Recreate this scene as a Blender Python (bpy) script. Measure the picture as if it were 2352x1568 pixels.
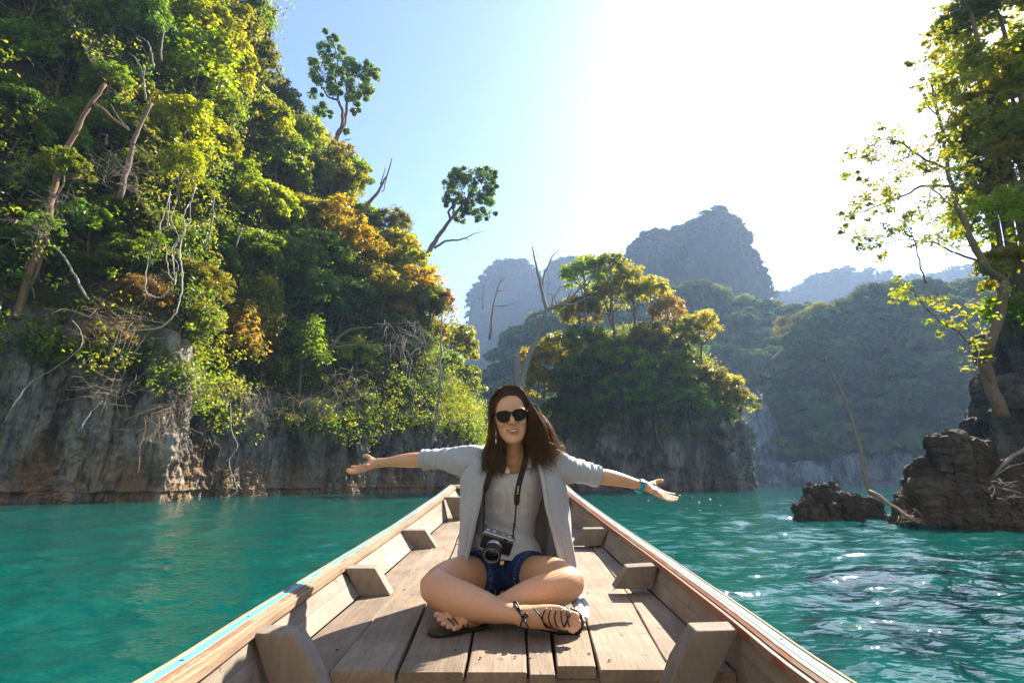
import bpy, math, random
import numpy as np
from mathutils import Vector, Matrix

for _o in list(bpy.data.objects):
    bpy.data.objects.remove(_o)

SC = bpy.context.scene
COL = SC.collection
R = math.radians
rng = np.random.default_rng(7)
random.seed(7)

# ------------------------------------------------------------------ camera
ZC = 1.1                                   # lens height above the water, metres
TILT = math.atan(0.272)
cam_d = bpy.data.cameras.new('camera')
cam_d.sensor_width = 36.0
cam_d.lens = 18.0
cam_d.clip_start = 0.05
cam_d.clip_end = 4000
cam_o = bpy.data.objects.new('viewpoint', cam_d)
cam_o.location = (0, 0, ZC)
cam_o.rotation_euler = (math.pi / 2 + TILT, 0, 0)
COL.objects.link(cam_o)
SC.camera = cam_o

# ------------------------------------------------------------------ light
SUN_AZ, SUN_EL = R(40), R(40)              # azimuth to the right of straight ahead
world = bpy.data.worlds.new('World')
SC.world = world
world.use_nodes = True
wn = world.node_tree
wn.nodes.clear()
sky = wn.nodes.new('ShaderNodeTexSky')
sky.sky_type = 'NISHITA'
sky.sun_disc = False
sky.sun_elevation = SUN_EL
sky.sun_rotation = SUN_AZ
sky.altitude = 100
sky.air_density = 1.0
sky.dust_density = 0.85
sky.ozone_density = 4.0
bg = wn.nodes.new('ShaderNodeBackground')
bg.inputs['Strength'].default_value = 0.052
wo = wn.nodes.new('ShaderNodeOutputWorld')
wn.links.new(sky.outputs[0], bg.inputs[0])
wn.links.new(bg.outputs[0], wo.inputs[0])

sun_d = bpy.data.lights.new('sun', 'SUN')
sun_d.energy = 3.9
sun_d.angle = R(0.6)
sun_d.color = (1.0, 0.90, 0.74)
sun_o = bpy.data.objects.new('sun', sun_d)
_sd = Vector((math.sin(SUN_AZ) * math.cos(SUN_EL), math.cos(SUN_AZ) * math.cos(SUN_EL), math.sin(SUN_EL)))
sun_o.rotation_euler = (-_sd).to_track_quat('-Z', 'Y').to_euler()
sun_o.location = (20, 20, 60)
COL.objects.link(sun_o)

vs = SC.view_settings
vs.view_transform = 'Standard'
vs.look = 'None'
vs.gamma = 1.0
vs.use_curve_mapping = False
vs.exposure = 2.4
HAZE_DENSITY = 0.00030
HAZE_COLOR = (0.45, 0.64, 1.0)
HAZE_G = 0.35

SC.render.engine = 'CYCLES'
SC.cycles.use_denoising = True
SC.cycles.max_bounces = 7
SC.cycles.diffuse_bounces = 4
SC.cycles.glossy_bounces = 3
SC.cycles.transmission_bounces = 5
SC.cycles.transparent_max_bounces = 8
SC.cycles.volume_bounces = 1
SC.cycles.sample_clamp_indirect = 6
SC.cycles.caustics_reflective = False
SC.cycles.caustics_refractive = False

# ------------------------------------------------------------------ helpers
_ct, _st = math.cos(TILT), math.sin(TILT)


def W(u, v, Y):
    """World point at distance Y ahead of the lens, on the sight line of a 2352-wide photo pixel."""
    x, y = (u - 1176) / 1176, (784 - v) / 1176
    f = _ct - y * _st
    return Vector((x / f * Y, Y, ZC + (_st + y * _ct) / f * Y))


def ground(u, v, z=0.0):
    x, y = (u - 1176) / 1176, (784 - v) / 1176
    f, k = _ct - y * _st, _st + y * _ct
    Y = (z - ZC) / (k / f)
    return Vector((x / f * Y, Y, z))


def proj(P):
    """world (n,3) -> photo pixels."""
    P = np.asarray(P, dtype=float)
    fx = P[:, 0]
    yy, zz = P[:, 1], P[:, 2] - ZC
    fw = yy * _ct + zz * _st
    up = -yy * _st + zz * _ct
    return np.stack([1176 + fx / fw * 1176, 784 - up / fw * 1176], 1)


def tag(o, label=None, cat=None, group=None, kind=None):
    if label: o['label'] = label
    if cat: o['category'] = cat
    if group: o['group'] = group
    if kind: o['kind'] = kind
    return o


def empty(name, loc=(0, 0, 0), label=None, cat=None, group=None):
    o = bpy.data.objects.new(name, None)
    o.empty_display_size = 0.1
    o.location = loc
    COL.objects.link(o)
    return tag(o, label, cat, group)


def link(name, me, mat=None, parent=None, loc=None):
    o = bpy.data.objects.new(name, me)
    COL.objects.link(o)
    if mat is not None and not me.materials:
        me.materials.append(mat)
    if parent is not None:
        o.parent = parent
        if loc is None:
            o.matrix_parent_inverse = Matrix.Translation(-Vector(parent.location))
    if loc is not None:
        o.location = loc
    return o


def mesh_np(name, V, F, smooth=True, sizes=None):
    """V (n,3); F (m,k) all faces k-gons."""
    V = np.asarray(V, dtype=np.float32)
    F = np.asarray(F, dtype=np.int32)
    me = bpy.data.meshes.new(name)
    me.vertices.add(len(V))
    me.vertices.foreach_set('co', V.ravel())
    k = F.shape[1]
    me.loops.add(F.size)
    me.loops.foreach_set('vertex_index', F.ravel())
    me.polygons.add(len(F))
    me.polygons.foreach_set('loop_start', np.arange(0, F.size, k, dtype=np.int32))
    me.polygons.foreach_set('use_smooth', np.full(len(F), bool(smooth)))
    me.update(calc_edges=True)
    return me


class MB:
    """collects vertices and faces for one mesh object"""
    def __init__(self):
        self.v, self.f = [], []

    def add(self, vs, fs):
        b = len(self.v)
        self.v.extend([tuple(p) for p in vs])
        self.f.extend([tuple(i + b for i in f) for f in fs])

    def box(self, c, s, rot=None):
        M = rot if rot is not None else Matrix.Identity(3)
        c = Vector(c)
        pts = [c + M @ Vector((sx * s[0] / 2, sy * s[1] / 2, sz * s[2] / 2)) for sx in (-1, 1) for sy in (-1, 1) for sz in (-1, 1)]
        self.add(pts, [(0, 1, 3, 2), (4, 6, 7, 5), (0, 4, 5, 1), (2, 3, 7, 6), (0, 2, 6, 4), (1, 5, 7, 3)])

    def hexa(self, p):
        """8 points: bottom 0-3 counter-clockwise, top 4-7"""
        self.add(p, [(3, 2, 1, 0), (4, 5, 6, 7), (0, 1, 5, 4), (1, 2, 6, 5), (2, 3, 7, 6), (3, 0, 4, 7)])

    def tube(self, pts, rad, n=8, cap=True, flat=1.0, up=None):
        pts = [Vector(p) for p in pts]
        m = len(pts)
        if not hasattr(rad, '__len__'):
            rad = [rad] * m
        prev = None
        vs_, fs_ = [], []
        for i, p in enumerate(pts):
            t = (pts[min(i + 1, m - 1)] - pts[max(i - 1, 0)])
            t = t.normalized() if t.length > 1e-9 else Vector((0, 0, 1))
            if prev is None:
                a = Vector(up) if up is not None else (Vector((0, 0, 1)) if abs(t.z) < 0.9 else Vector((1, 0, 0)))
            else:
                a = prev
            a = (a - t * a.dot(t))
            a = a.normalized() if a.length > 1e-6 else t.orthogonal().normalized()
            b = t.cross(a)
            prev = a
            for k in range(n):
                an = 2 * math.pi * k / n
                vs_.append(p + a * (math.cos(an) * rad[i] * flat) + b * (math.sin(an) * rad[i]))
        for i in range(m - 1):
            for k in range(n):
                k2 = (k + 1) % n
                fs_.append((i * n + k, i * n + k2, (i + 1) * n + k2, (i + 1) * n + k))
        if cap:
            fs_.append(tuple(reversed(range(n))))
            fs_.append(tuple((m - 1) * n + k for k in range(n)))
        self.add(vs_, fs_)

    def lathe(self, prof, c=(0, 0, 0), axis=None, n=24, cap=True):
        """prof: list of (r, h) along axis"""
        ax = Vector(axis if axis is not None else (0, 0, 1)).normalized()
        a = ax.orthogonal().normalized()
        b = ax.cross(a)
        c = Vector(c)
        vs_, fs_ = [], []
        for r, h in prof:
            for k in range(n):
                an = 2 * math.pi * k / n
                vs_.append(c + ax * h + (a * math.cos(an) + b * math.sin(an)) * r)
        for i in range(len(prof) - 1):
            for k in range(n):
                k2 = (k + 1) % n
                fs_.append((i * n + k, i * n + k2, (i + 1) * n + k2, (i + 1) * n + k))
        if cap:
            fs_.append(tuple(reversed(range(n))))
            fs_.append(tuple((len(prof) - 1) * n + k for k in range(n)))
        self.add(vs_, fs_)

    def mesh(self, name, smooth=True):
        me = bpy.data.meshes.new(name)
        me.from_pydata(self.v, [], self.f)
        me.polygons.foreach_set('use_smooth', np.full(len(me.polygons), bool(smooth)))
        me.update()
        return me

    def build(self, name, mat, parent=None, smooth=True, bevel=0.0, autosmooth=None):
        me = self.mesh(name, smooth)
        o = link(name, me, mat, parent)
        if bevel:
            b = o.modifiers.new('bevel', 'BEVEL')
            b.width = bevel
            b.segments = 2
            b.limit_method = 'ANGLE'
        return o


def applied(o):
    """bake the modifiers of o into its mesh"""
    dg = bpy.context.evaluated_depsgraph_get()
    dg.update()
    me = bpy.data.meshes.new_from_object(o.evaluated_get(dg))
    o.modifiers.clear()
    o.data = me
    return o


# value noise, vectorised
def _hash(i, j, k, s):
    n = (i * 374761393 + j * 668265263 + k * 2147483647 + s * 974634777) & 0xffffffff
    n = ((n ^ (n >> 13)) * 1274126177) & 0xffffffff
    n = ((n ^ (n >> 16)) * 2246822519) & 0xffffffff
    return ((n ^ (n >> 15)) & 0xffffff) / float(0xffffff)


def vnoise(P, seed=0):
    P = np.asarray(P, dtype=float)
    I = np.floor(P).astype(np.int64)
    f = P - I
    w = f * f * f * (f * (f * 6 - 15) + 10)
    r = 0
    for dx in (0, 1):
        for dy in (0, 1):
            for dz in (0, 1):
                h = _hash(I[:, 0] + dx, I[:, 1] + dy, I[:, 2] + dz, seed)
                r = r + h * (w[:, 0] if dx else 1 - w[:, 0]) * (w[:, 1] if dy else 1 - w[:, 1]) * (w[:, 2] if dz else 1 - w[:, 2])
    return r * 2 - 1


def fbm(P, octv=4, seed=0, gain=0.5, ridged=False):
    P = np.asarray(P, dtype=float)
    a, s, t = 1.0, 0, 0
    for o in range(octv):
        n = vnoise(P * (2.03 ** o) + 17.3 * o, seed + o)
        if ridged:
            n = 1 - 2 * np.abs(n)
        s = s + a * n
        t += a
        a *= gain
    return s / t


# ------------------------------------------------------------------ materials
class NT:
    def __init__(self, name, rough=0.6, spec=0.3):
        self.m = bpy.data.materials.new(name)
        self.m.use_nodes = True
        self.t = self.m.node_tree
        self.b = self.t.nodes['Principled BSDF']
        self.out = self.t.nodes['Material Output']
        self.b.inputs['Roughness'].default_value = rough
        self.b.inputs['Specular IOR Level'].default_value = spec

    def n(self, typ, **kw):
        nd = self.t.nodes.new(typ)
        for k, v in kw.items():
            setattr(nd, k, v)
        return nd

    def l(self, a, b):
        self.t.links.new(a, b)

    def coord(self, kind='Object', scale=(1, 1, 1), rot=(0, 0, 0)):
        tc = self.n('ShaderNodeTexCoord')
        mp = self.n('ShaderNodeMapping')
        mp.inputs['Scale'].default_value = scale
        mp.inputs['Rotation'].default_value = rot
        self.l(tc.outputs[kind], mp.inputs[0])
        return mp.outputs[0]

    def pos(self, scale=(1, 1, 1)):
        g = self.n('ShaderNodeNewGeometry')
        mp = self.n('ShaderNodeMapping')
        mp.inputs['Scale'].default_value = scale
        self.l(g.outputs['Position'], mp.inputs[0])
        return mp.outputs[0]

    def noise(self, vec, scale=5, detail=5, rough=0.55, dist=0.0):
        nd = self.n('ShaderNodeTexNoise')
        nd.inputs['Scale'].default_value = scale
        nd.inputs['Detail'].default_value = detail
        nd.inputs['Roughness'].default_value = rough
        nd.inputs['Distortion'].default_value = dist
        self.l(vec, nd.inputs['Vector'])
        return nd.outputs['Fac']

    def ramp(self, fac, stops, interp='LINEAR'):
        nd = self.n('ShaderNodeValToRGB')
        e = nd.color_ramp.elements
        nd.color_ramp.interpolation = interp
        while len(e) < len(stops):
            e.new(0.5)
        for el, (p, c) in zip(e, stops):
            el.position = p
            el.color = (c, c, c, 1) if not hasattr(c, '__len__') else tuple(c) + ((1,) if len(c) == 3 else ())
        self.l(fac, nd.inputs[0])
        return nd.outputs[0]

    def mix(self, fac, a, b, mode='MIX'):
        nd = self.n('ShaderNodeMix', data_type='RGBA', blend_type=mode)
        for s, val in ((0, fac), (6, a), (7, b)):
            if hasattr(val, 'is_output'):
                self.l(val, nd.inputs[s])
            elif s == 0:
                nd.inputs[0].default_value = val
            else:
                nd.inputs[s].default_value = tuple(val) + ((1,) if len(val) == 3 else ())
        return nd.outputs[2]

    def math(self, op, a, b=0.0):
        nd = self.n('ShaderNodeMath', operation=op)
        for s, val in ((0, a), (1, b)):
            if hasattr(val, 'is_output'):
                self.l(val, nd.inputs[s])
            else:
                nd.inputs[s].default_value = val
        return nd.outputs[0]

    def bump(self, h, strength=0.4, dist=0.02, normal=None):
        nd = self.n('ShaderNodeBump')
        nd.inputs['Strength'].default_value = strength
        nd.inputs['Distance'].default_value = dist
        self.l(h, nd.inputs['Height'])
        if normal is not None:
            self.l(normal, nd.inputs['Normal'])
        self.l(nd.outputs[0], self.b.inputs['Normal'])
        return nd.outputs[0]

    def color(self, c):
        if hasattr(c, 'is_output'):
            self.l(c, self.b.inputs['Base Color'])
        else:
            self.b.inputs['Base Color'].default_value = tuple(c) + ((1,) if len(c) == 3 else ())


def plain(name, c, rough=0.6, spec=0.3, metal=0.0, noise=0.12, nscale=30):
    k = NT(name, rough, spec)
    k.b.inputs['Metallic'].default_value = metal
    nz = k.noise(k.coord(), nscale, 3)
    k.color(k.mix(nz, tuple(x * (1 - noise) for x in c), tuple(min(1, x * (1 + noise)) for x in c)))
    return k.m


def leaf_mat(name, trans=0.5, var=0.35, yellow=0.25, bigscale=0.8, mixg=0.55, spec=0.45):
    """leaves: colour from the object, varied leaf by leaf, light passes through them"""
    k = NT(name, 0.38 if spec > .1 else .9, spec)
    oi = k.n('ShaderNodeObjectInfo')
    g = k.n('ShaderNodeNewGeometry')
    hs = k.n('ShaderNodeHueSaturation')
    k.l(oi.outputs['Color'], hs.inputs['Color'])
    rp = g.outputs['Random Per Island']
    k.l(k.math('ADD', k.math('MULTIPLY', rp, -0.07), 0.53), hs.inputs['Hue'])
    r2 = k.math('FRACT', k.math('MULTIPLY', rp, 17.31))
    k.l(k.math('ADD', k.math('MULTIPLY', r2, 2 * var), 1 - var), hs.inputs['Value'])
    pn = k.noise(k.pos(), 0.35, 3)
    r3 = k.math('FRACT', k.math('MULTIPLY', rp, 53.7))
    mixd = k.mix(k.math('MULTIPLY', k.math('GREATER_THAN', r3, 0.66), mixg), hs.outputs[0], (0.135, 0.185, 0.022))
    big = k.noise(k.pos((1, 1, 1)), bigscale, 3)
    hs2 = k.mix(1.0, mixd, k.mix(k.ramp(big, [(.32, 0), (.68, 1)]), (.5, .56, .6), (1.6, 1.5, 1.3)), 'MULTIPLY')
    base = k.mix(k.math('MULTIPLY', k.ramp(pn, [(0.45, 0), (0.7, 1)]), yellow), hs2, (0.27, 0.235, 0.02))
    k.color(base)
    tr = k.n('ShaderNodeBsdfTranslucent')
    tc = k.mix(1.0, base, (1.75, 1.5, 0.55), 'MULTIPLY')
    k.l(tc, tr.inputs[0])
    ms = k.n('ShaderNodeMixShader')
    ms.inputs[0].default_value = trans
    k.l(k.b.outputs[0], ms.inputs[1])
    k.l(tr.outputs[0], ms.inputs[2])
    k.l(ms.outputs[0], k.out.inputs[0])
    return k.m


def rock_mat(name, dark=(0.085, 0.08, 0.078), pale=(0.30, 0.29, 0.28), warm=(0.26, 0.155, 0.075), palefac=0.5, warmz=3.0, s=1.0):
    k = NT(name, 0.9, 0.15)
    p = k.pos((s, s, s * 0.45))
    n1 = k.noise(p, 0.45, 8, 0.62, 0.4)
    n2 = k.noise(k.pos((s * 1.6, s * 1.6, s * 0.22)), 1.1, 6, 0.6, 0.6)
    n3 = k.noise(k.pos((s, s, s)), 5.0, 6, 0.7)
    c = k.mix(k.ramp(n1, [(0.38, 0), (0.62 + 0.2 * (0.5 - palefac), 1)]), dark, pale)
    c = k.mix(k.math('MULTIPLY', k.ramp(n2, [(0.48, 0), (0.66, 1)]), 0.8), c, tuple(x * 0.45 for x in dark))
    # iron stain and old waterline, warmer low down
    g = k.n('ShaderNodeNewGeometry')
    sx = k.n('ShaderNodeSeparateXYZ')
    k.l(g.outputs['Position'], sx.inputs[0])
    low = k.ramp(k.math('DIVIDE', k.math('ADD', sx.outputs['Z'], k.math('MULTIPLY', n1, 1.5)), warmz * 2), [(0.15, 1), (0.75, 0)])
    st = k.math('MULTIPLY', k.ramp(k.noise(k.pos((s, s, s * .5)), 0.8, 5), [(0.35, 0), (0.6, 1)]), low)
    c = k.mix(k.math('MULTIPLY', st, 0.75), c, warm)
    c = k.mix(0.55, c, k.mix(n3, (0.35, 0.35, 0.35), (1.5, 1.5, 1.5)), 'MULTIPLY')
    k.color(c)
    vo = k.n('ShaderNodeTexVoronoi', feature='DISTANCE_TO_EDGE')
    vo.inputs['Scale'].default_value = 1.3 * s
    k.l(k.pos((1.3, 1.3, 0.45)), vo.inputs['Vector'])
    h = k.math('ADD', k.math('MULTIPLY', k.ramp(vo.outputs['Distance'], [(0.0, 0), (0.12, 1)]), 0.5), k.math('ADD', n3, n2))
    k.bump(h, 0.9, 0.18 / s)
    return k.m


M = {}
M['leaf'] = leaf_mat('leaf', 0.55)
M['leaf_far'] = leaf_mat('leaf_far', 0.25, 0.06, 0.08, 0.11, 0.0, 0.02)
M['bark'] = plain('bark', (0.16, 0.12, 0.09), 0.9, 0.1, noise=0.4, nscale=9)
M['bark_warm'] = plain('bark_warm', (0.19, 0.12, 0.075), 0.9, 0.1, noise=0.35, nscale=9)
M['bark_grey'] = plain('bark_grey', (0.24, 0.21, 0.19), 0.9, 0.1, noise=0.35, nscale=9)
M['liana'] = plain('liana_bark', (0.46, 0.42, 0.39), 0.85, 0.1, noise=0.25, nscale=9)
M['twig'] = plain('dry_twig', (0.30, 0.22, 0.16), 0.9, 0.1, noise=0.4, nscale=9)
M['rock'] = rock_mat('limestone', (0.062, 0.052, 0.043), (0.36, 0.325, 0.285), (0.36, 0.205, 0.09), 0.46)
M['rock_dark'] = rock_mat('dark_limestone', (0.034, 0.029, 0.026), (0.165, 0.142, 0.122), (0.13, 0.095, 0.065), 0.38, 3.0, 1.6)
M['rock_far'] = rock_mat('far_limestone', (0.10, 0.10, 0.10), (0.42, 0.41, 0.40), (0.25, 0.18, 0.10), 0.5, 1.0, 0.25)

# ================================================================== setting
# ------------------------------------------------------------------ water
def build_water():
    az = np.concatenate([np.linspace(-1.25, 1.25, 520)])
    r = np.concatenate([np.geomspace(0.9, 60, 520), np.geomspace(64, 700, 34)])
    A, Rr = np.meshgrid(az, r)
    X, Y = np.tan(A * 0.86) * Rr, Rr
    lim = 700
    X = np.clip(X, -lim, lim)
    P = np.stack([X.ravel(), Y.ravel()], 1)
    z = np.zeros(len(P))
    g = np.random.default_rng(3)
    dist = np.hypot(P[:, 0], P[:, 1])
    for i in range(46):
        lam = 0.22 * (16 ** (i / 45.0))
        th = R(-62) + g.normal(0, 0.55)
        kx, ky = math.cos(th) * 2 * math.pi / lam, math.sin(th) * 2 * math.pi / lam
        amp = 0.0042 * lam ** 0.85 * (1 + .9 * math.exp(-lam / .6)) * (0.6 + 0.8 * g.random())
        fade = np.clip(1.6 - dist * 0.012 / lam * 2.2, 0, 1)
        z += amp * fade * np.sin(kx * P[:, 0] + ky * P[:, 1] + g.random() * 6.28)
    patch = 0.75 + 0.5 * fbm(np.stack([P[:, 0] * .12, P[:, 1] * .12, P[:, 0] * 0], 1), 3, 5)
    # livelier on the open right hand side, calmer in the lee of the left cliff
    patch = patch * (1 + .45 * np.clip((P[:, 0] - .5) / 4, 0, 1))
    V = np.stack([P[:, 0], P[:, 1], z * patch], 1)
    n, m = len(r), len(az)
    i = np.arange((n - 1) * (m - 1))
    a = i // (m - 1) * m + i % (m - 1)
    F = np.stack([a, a + 1, a + m + 1, a + m], 1)
    me = mesh_np('water', V, F)
    # the lake goes on behind and beside the boat
    b = len(V)
    k = NT('lake_water', 0.018, 0.5)
    k.b.inputs['IOR'].default_value = 1.33
    lw = k.n('ShaderNodeLayerWeight')
    lw.inputs[0].default_value = 0.35
    n0 = k.noise(k.pos((0.05, 0.12, 1)), 1.0, 3)
    c = k.mix(n0, (0.000, 0.047, 0.042), (0.001, 0.074, 0.066))
    k.color(c)
    b1 = k.noise(k.pos((1.0, 1.7, 1)), 5.0, 2, 0.5, 0.4)
    b2 = k.noise(k.pos((1.0, 2.2, 1)), 0.9, 3, 0.5, 0.3)
    h = k.math('ADD', k.math('MULTIPLY', b1, 0.42), b2)
    k.bump(h, 0.32, 0.16)
    o = link('water', me, k.m)
    tag(o, 'turquoise lake water with small wind ripples', kind='structure')
    mb = MB()
    mb.add([(-700, -440, -.02), (700, -440, -.02), (700, 1.2, -.02), (-700, 1.2, -.02)], [(0, 1, 2, 3)])
    mb.add([(-700, 1.2, -.02), (-3, 1.2, -.02), (-700, 360, -.02)], [(0, 1, 2)])
    mb.add([(3, 1.2, -.02), (700, 1.2, -.02), (700, 360, -.02)], [(0, 1, 2)])
    mb.add([(-700, -440, -6), (700, -440, -6), (700, 700, -6), (-700, 700, -6)], [(0, 1, 2, 3)])
    o2 = mb.build('lake_bed', k.m, smooth=False)
    tag(o2, kind='structure')


build_water()

# ------------------------------------------------------------------ leaves
def leaf_quads(C, N, size, asp=0.5, fold=0.18, g=None):
    g = g or rng
    n = len(C)
    N = N / np.maximum(np.linalg.norm(N, axis=1, keepdims=True), 1e-6)
    t = g.normal(size=(n, 3))
    t[:, 2] -= 0.5                                   # tips hang
    a = t - N * (t * N).sum(1, keepdims=True)
    a /= np.maximum(np.linalg.norm(a, axis=1, keepdims=True), 1e-6)
    b = np.cross(N, a)
    s = np.broadcast_to(np.asarray(size, float), (n,))[:, None]
    V = np.empty((n, 4, 3))
    V[:, 0] = C - a * s
    V[:, 1] = C + b * s * asp + N * s * fold
    V[:, 2] = C + a * s
    V[:, 3] = C - b * s * asp + N * s * fold
    return V.reshape(-1, 3), np.arange(n * 4).reshape(n, 4)


def clump_leaves(centers, radii, per, size, g, flat=0.6, up=0.8, asp=0.5, jit=0.5):
    """centers (n,3), radii (n,): leaves on and in flattened blobs"""
    n = len(centers)
    d = g.normal(size=(n, per, 3))
    d /= np.linalg.norm(d, axis=2, keepdims=True)
    r = g.random((n, per, 1)) ** 0.45
    off = d * r
    off[:, :, 2] *= flat
    C = centers[:, None, :] + off * np.asarray(radii)[:, None, None]
    N = d * 0.8 + g.normal(size=(n, per, 3)) * jit
    N[:, :, 2] += up
    sz = size * (0.6 + 0.8 * g.random(n * per))
    return leaf_quads(C.reshape(-1, 3), N.reshape(-1, 3), sz, asp, g=g)


def crown_mesh(name, seed, n_clump=60, per=90, cr=0.30, size=0.055, sq=(1, 1, 0.8), flat=0.6, lean=0.0, hollow=0.55):
    g = np.random.default_rng(seed)
    d = g.normal(size=(n_clump, 3))
    d /= np.linalg.norm(d, axis=1, keepdims=True)
    d[:, 2] = np.where(d[:, 2] < -0.35, -d[:, 2], d[:, 2])
    r = hollow + (1 - hollow) * g.random((n_clump, 1)) ** 0.6
    lump = 1 + 0.28 * fbm(d * 1.7 + seed, 2, seed)[:, None]
    C = d * r * lump * np.array(sq)
    rad = cr * (0.6 + 0.8 * g.random(n_clump))
    V, F = clump_leaves(C, rad, per, size, g, flat)
    return mesh_np(name, V, F, smooth=False)


CROWN = {
    'dome': [crown_mesh('crown_dome', 11 + i, 95, 46, 0.23, 0.070) for i in range(4)],
    'fine': [crown_mesh('crown_fine', 31 + i, 105, 60, 0.22, 0.052, (1, 1, .9)) for i in range(3)],
    'loose': [crown_mesh('crown_loose', 51 + i, 70, 38, 0.22, 0.068, (1, 1, .85), hollow=0.4) for i in range(3)],
    'tall': [crown_mesh('crown_tall', 71 + i, 95, 50, 0.24, 0.062, (.72, .72, 1.25)) for i in range(3)],
    'drape': [crown_mesh('crown_drape', 91 + i, 80, 44, 0.22, 0.062, (.85, .85, 1.3), 1.5) for i in range(2)],
    'sprig': [crown_mesh('crown_sprig', 111 + i, 40, 30, 0.22, 0.065, (1, 1, .9), hollow=0.3) for i in range(2)],
    'far': [crown_mesh('crown_far', 131 + i, 46, 44, 0.32, 0.085, (1, 1, .75)) for i in range(4)],
}


def trunk_mesh(name, seed, n_limb=5, r=0.05):
    """from (0,0,-1) up into a unit crown"""
    g = random.Random(seed)
    mb = MB()
    p = [Vector((g.uniform(-.1, .1), g.uniform(-.1, .1), -1.5)), Vector((g.uniform(-.12, .12), g.uniform(-.1, .1), -.75)), Vector((0, 0, -.15)), Vector((g.uniform(-.1, .1), g.uniform(-.1, .1), .45))]
    mb.tube(p, [r, r * .85, r * .6, r * .2], 7)
    for i in range(n_limb):
        a = 6.28 * (i + g.random() * .6) / n_limb
        b = p[1].lerp(p[2], g.random())
        e = Vector((math.cos(a) * .75, math.sin(a) * .75, g.uniform(-.1, .5)))
        mid = b.lerp(e, .5) + Vector((0, 0, g.uniform(-.15, .1)))
        mb.tube([b, mid, e], [r * .5, r * .33, r * .1], 5)
    return mb.mesh(name)


TRUNK = [trunk_mesh('trunk', i) for i in range(4)]

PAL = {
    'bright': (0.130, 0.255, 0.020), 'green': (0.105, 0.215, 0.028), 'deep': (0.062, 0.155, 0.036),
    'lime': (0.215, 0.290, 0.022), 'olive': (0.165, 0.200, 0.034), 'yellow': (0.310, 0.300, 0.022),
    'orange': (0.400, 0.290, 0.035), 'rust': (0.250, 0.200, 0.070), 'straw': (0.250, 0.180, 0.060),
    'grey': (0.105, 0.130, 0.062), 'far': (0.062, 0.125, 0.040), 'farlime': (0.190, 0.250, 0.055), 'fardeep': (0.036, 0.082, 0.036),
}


def jitc(c, g, a=0.18):
    return tuple(max(0.004, x * (1 + g.uniform(-a, a))) for x in c) + (1,)


pr = random.Random(21)
def plant(P, R_, kind, colour, name, label, cat, group=None, out=(0, -1, 0), mat='leaf', trunk=True, squash=None, bark='bark', single=False):
    """a tree: Empty at its foot, a trunk and a crown"""
    P = Vector(P)
    out = Vector(out)
    me = pr.choice(CROWN[kind])
    c = P + out * (0.45 * R_) + Vector((0, 0, 0.35 * R_))
    rot = pr.uniform(0, 6.28)
    s = [R_ * pr.uniform(.9, 1.12), R_ * pr.uniform(.9, 1.12), R_ * (squash or pr.uniform(.85, 1.1))]
    if single:
        o = bpy.data.objects.new(name, me)
        if not me.materials: me.materials.append(M[mat])
        COL.objects.link(o)
        o.location, o.rotation_euler, o.scale, o.color = c, (0, 0, rot), s, jitc(PAL[colour], pr)
        return tag(o, label, cat, group)
    e = empty(name, P, label, cat, group)
    o = bpy.data.objects.new('crown', me)
    if not me.materials: me.materials.append(M[mat])
    COL.objects.link(o)
    o.parent = e
    o.location, o.rotation_euler, o.scale, o.color = c - P, (0, 0, rot), s, jitc(PAL[colour], pr)
    if trunk:
        t = bpy.data.objects.new('trunk', pr.choice(TRUNK))
        if not t.data.materials: t.data.materials.append(M[bark])
        COL.objects.link(t)
        t.parent = e
        t.location, t.rotation_euler, t.scale = c - P, (0, 0, pr.uniform(0, 6.28)), (R_, R_, R_)
    return e


# ------------------------------------------------------------------ cliffs
def interp(x, xs, ys):
    return np.interp(x, xs, ys)


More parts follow.
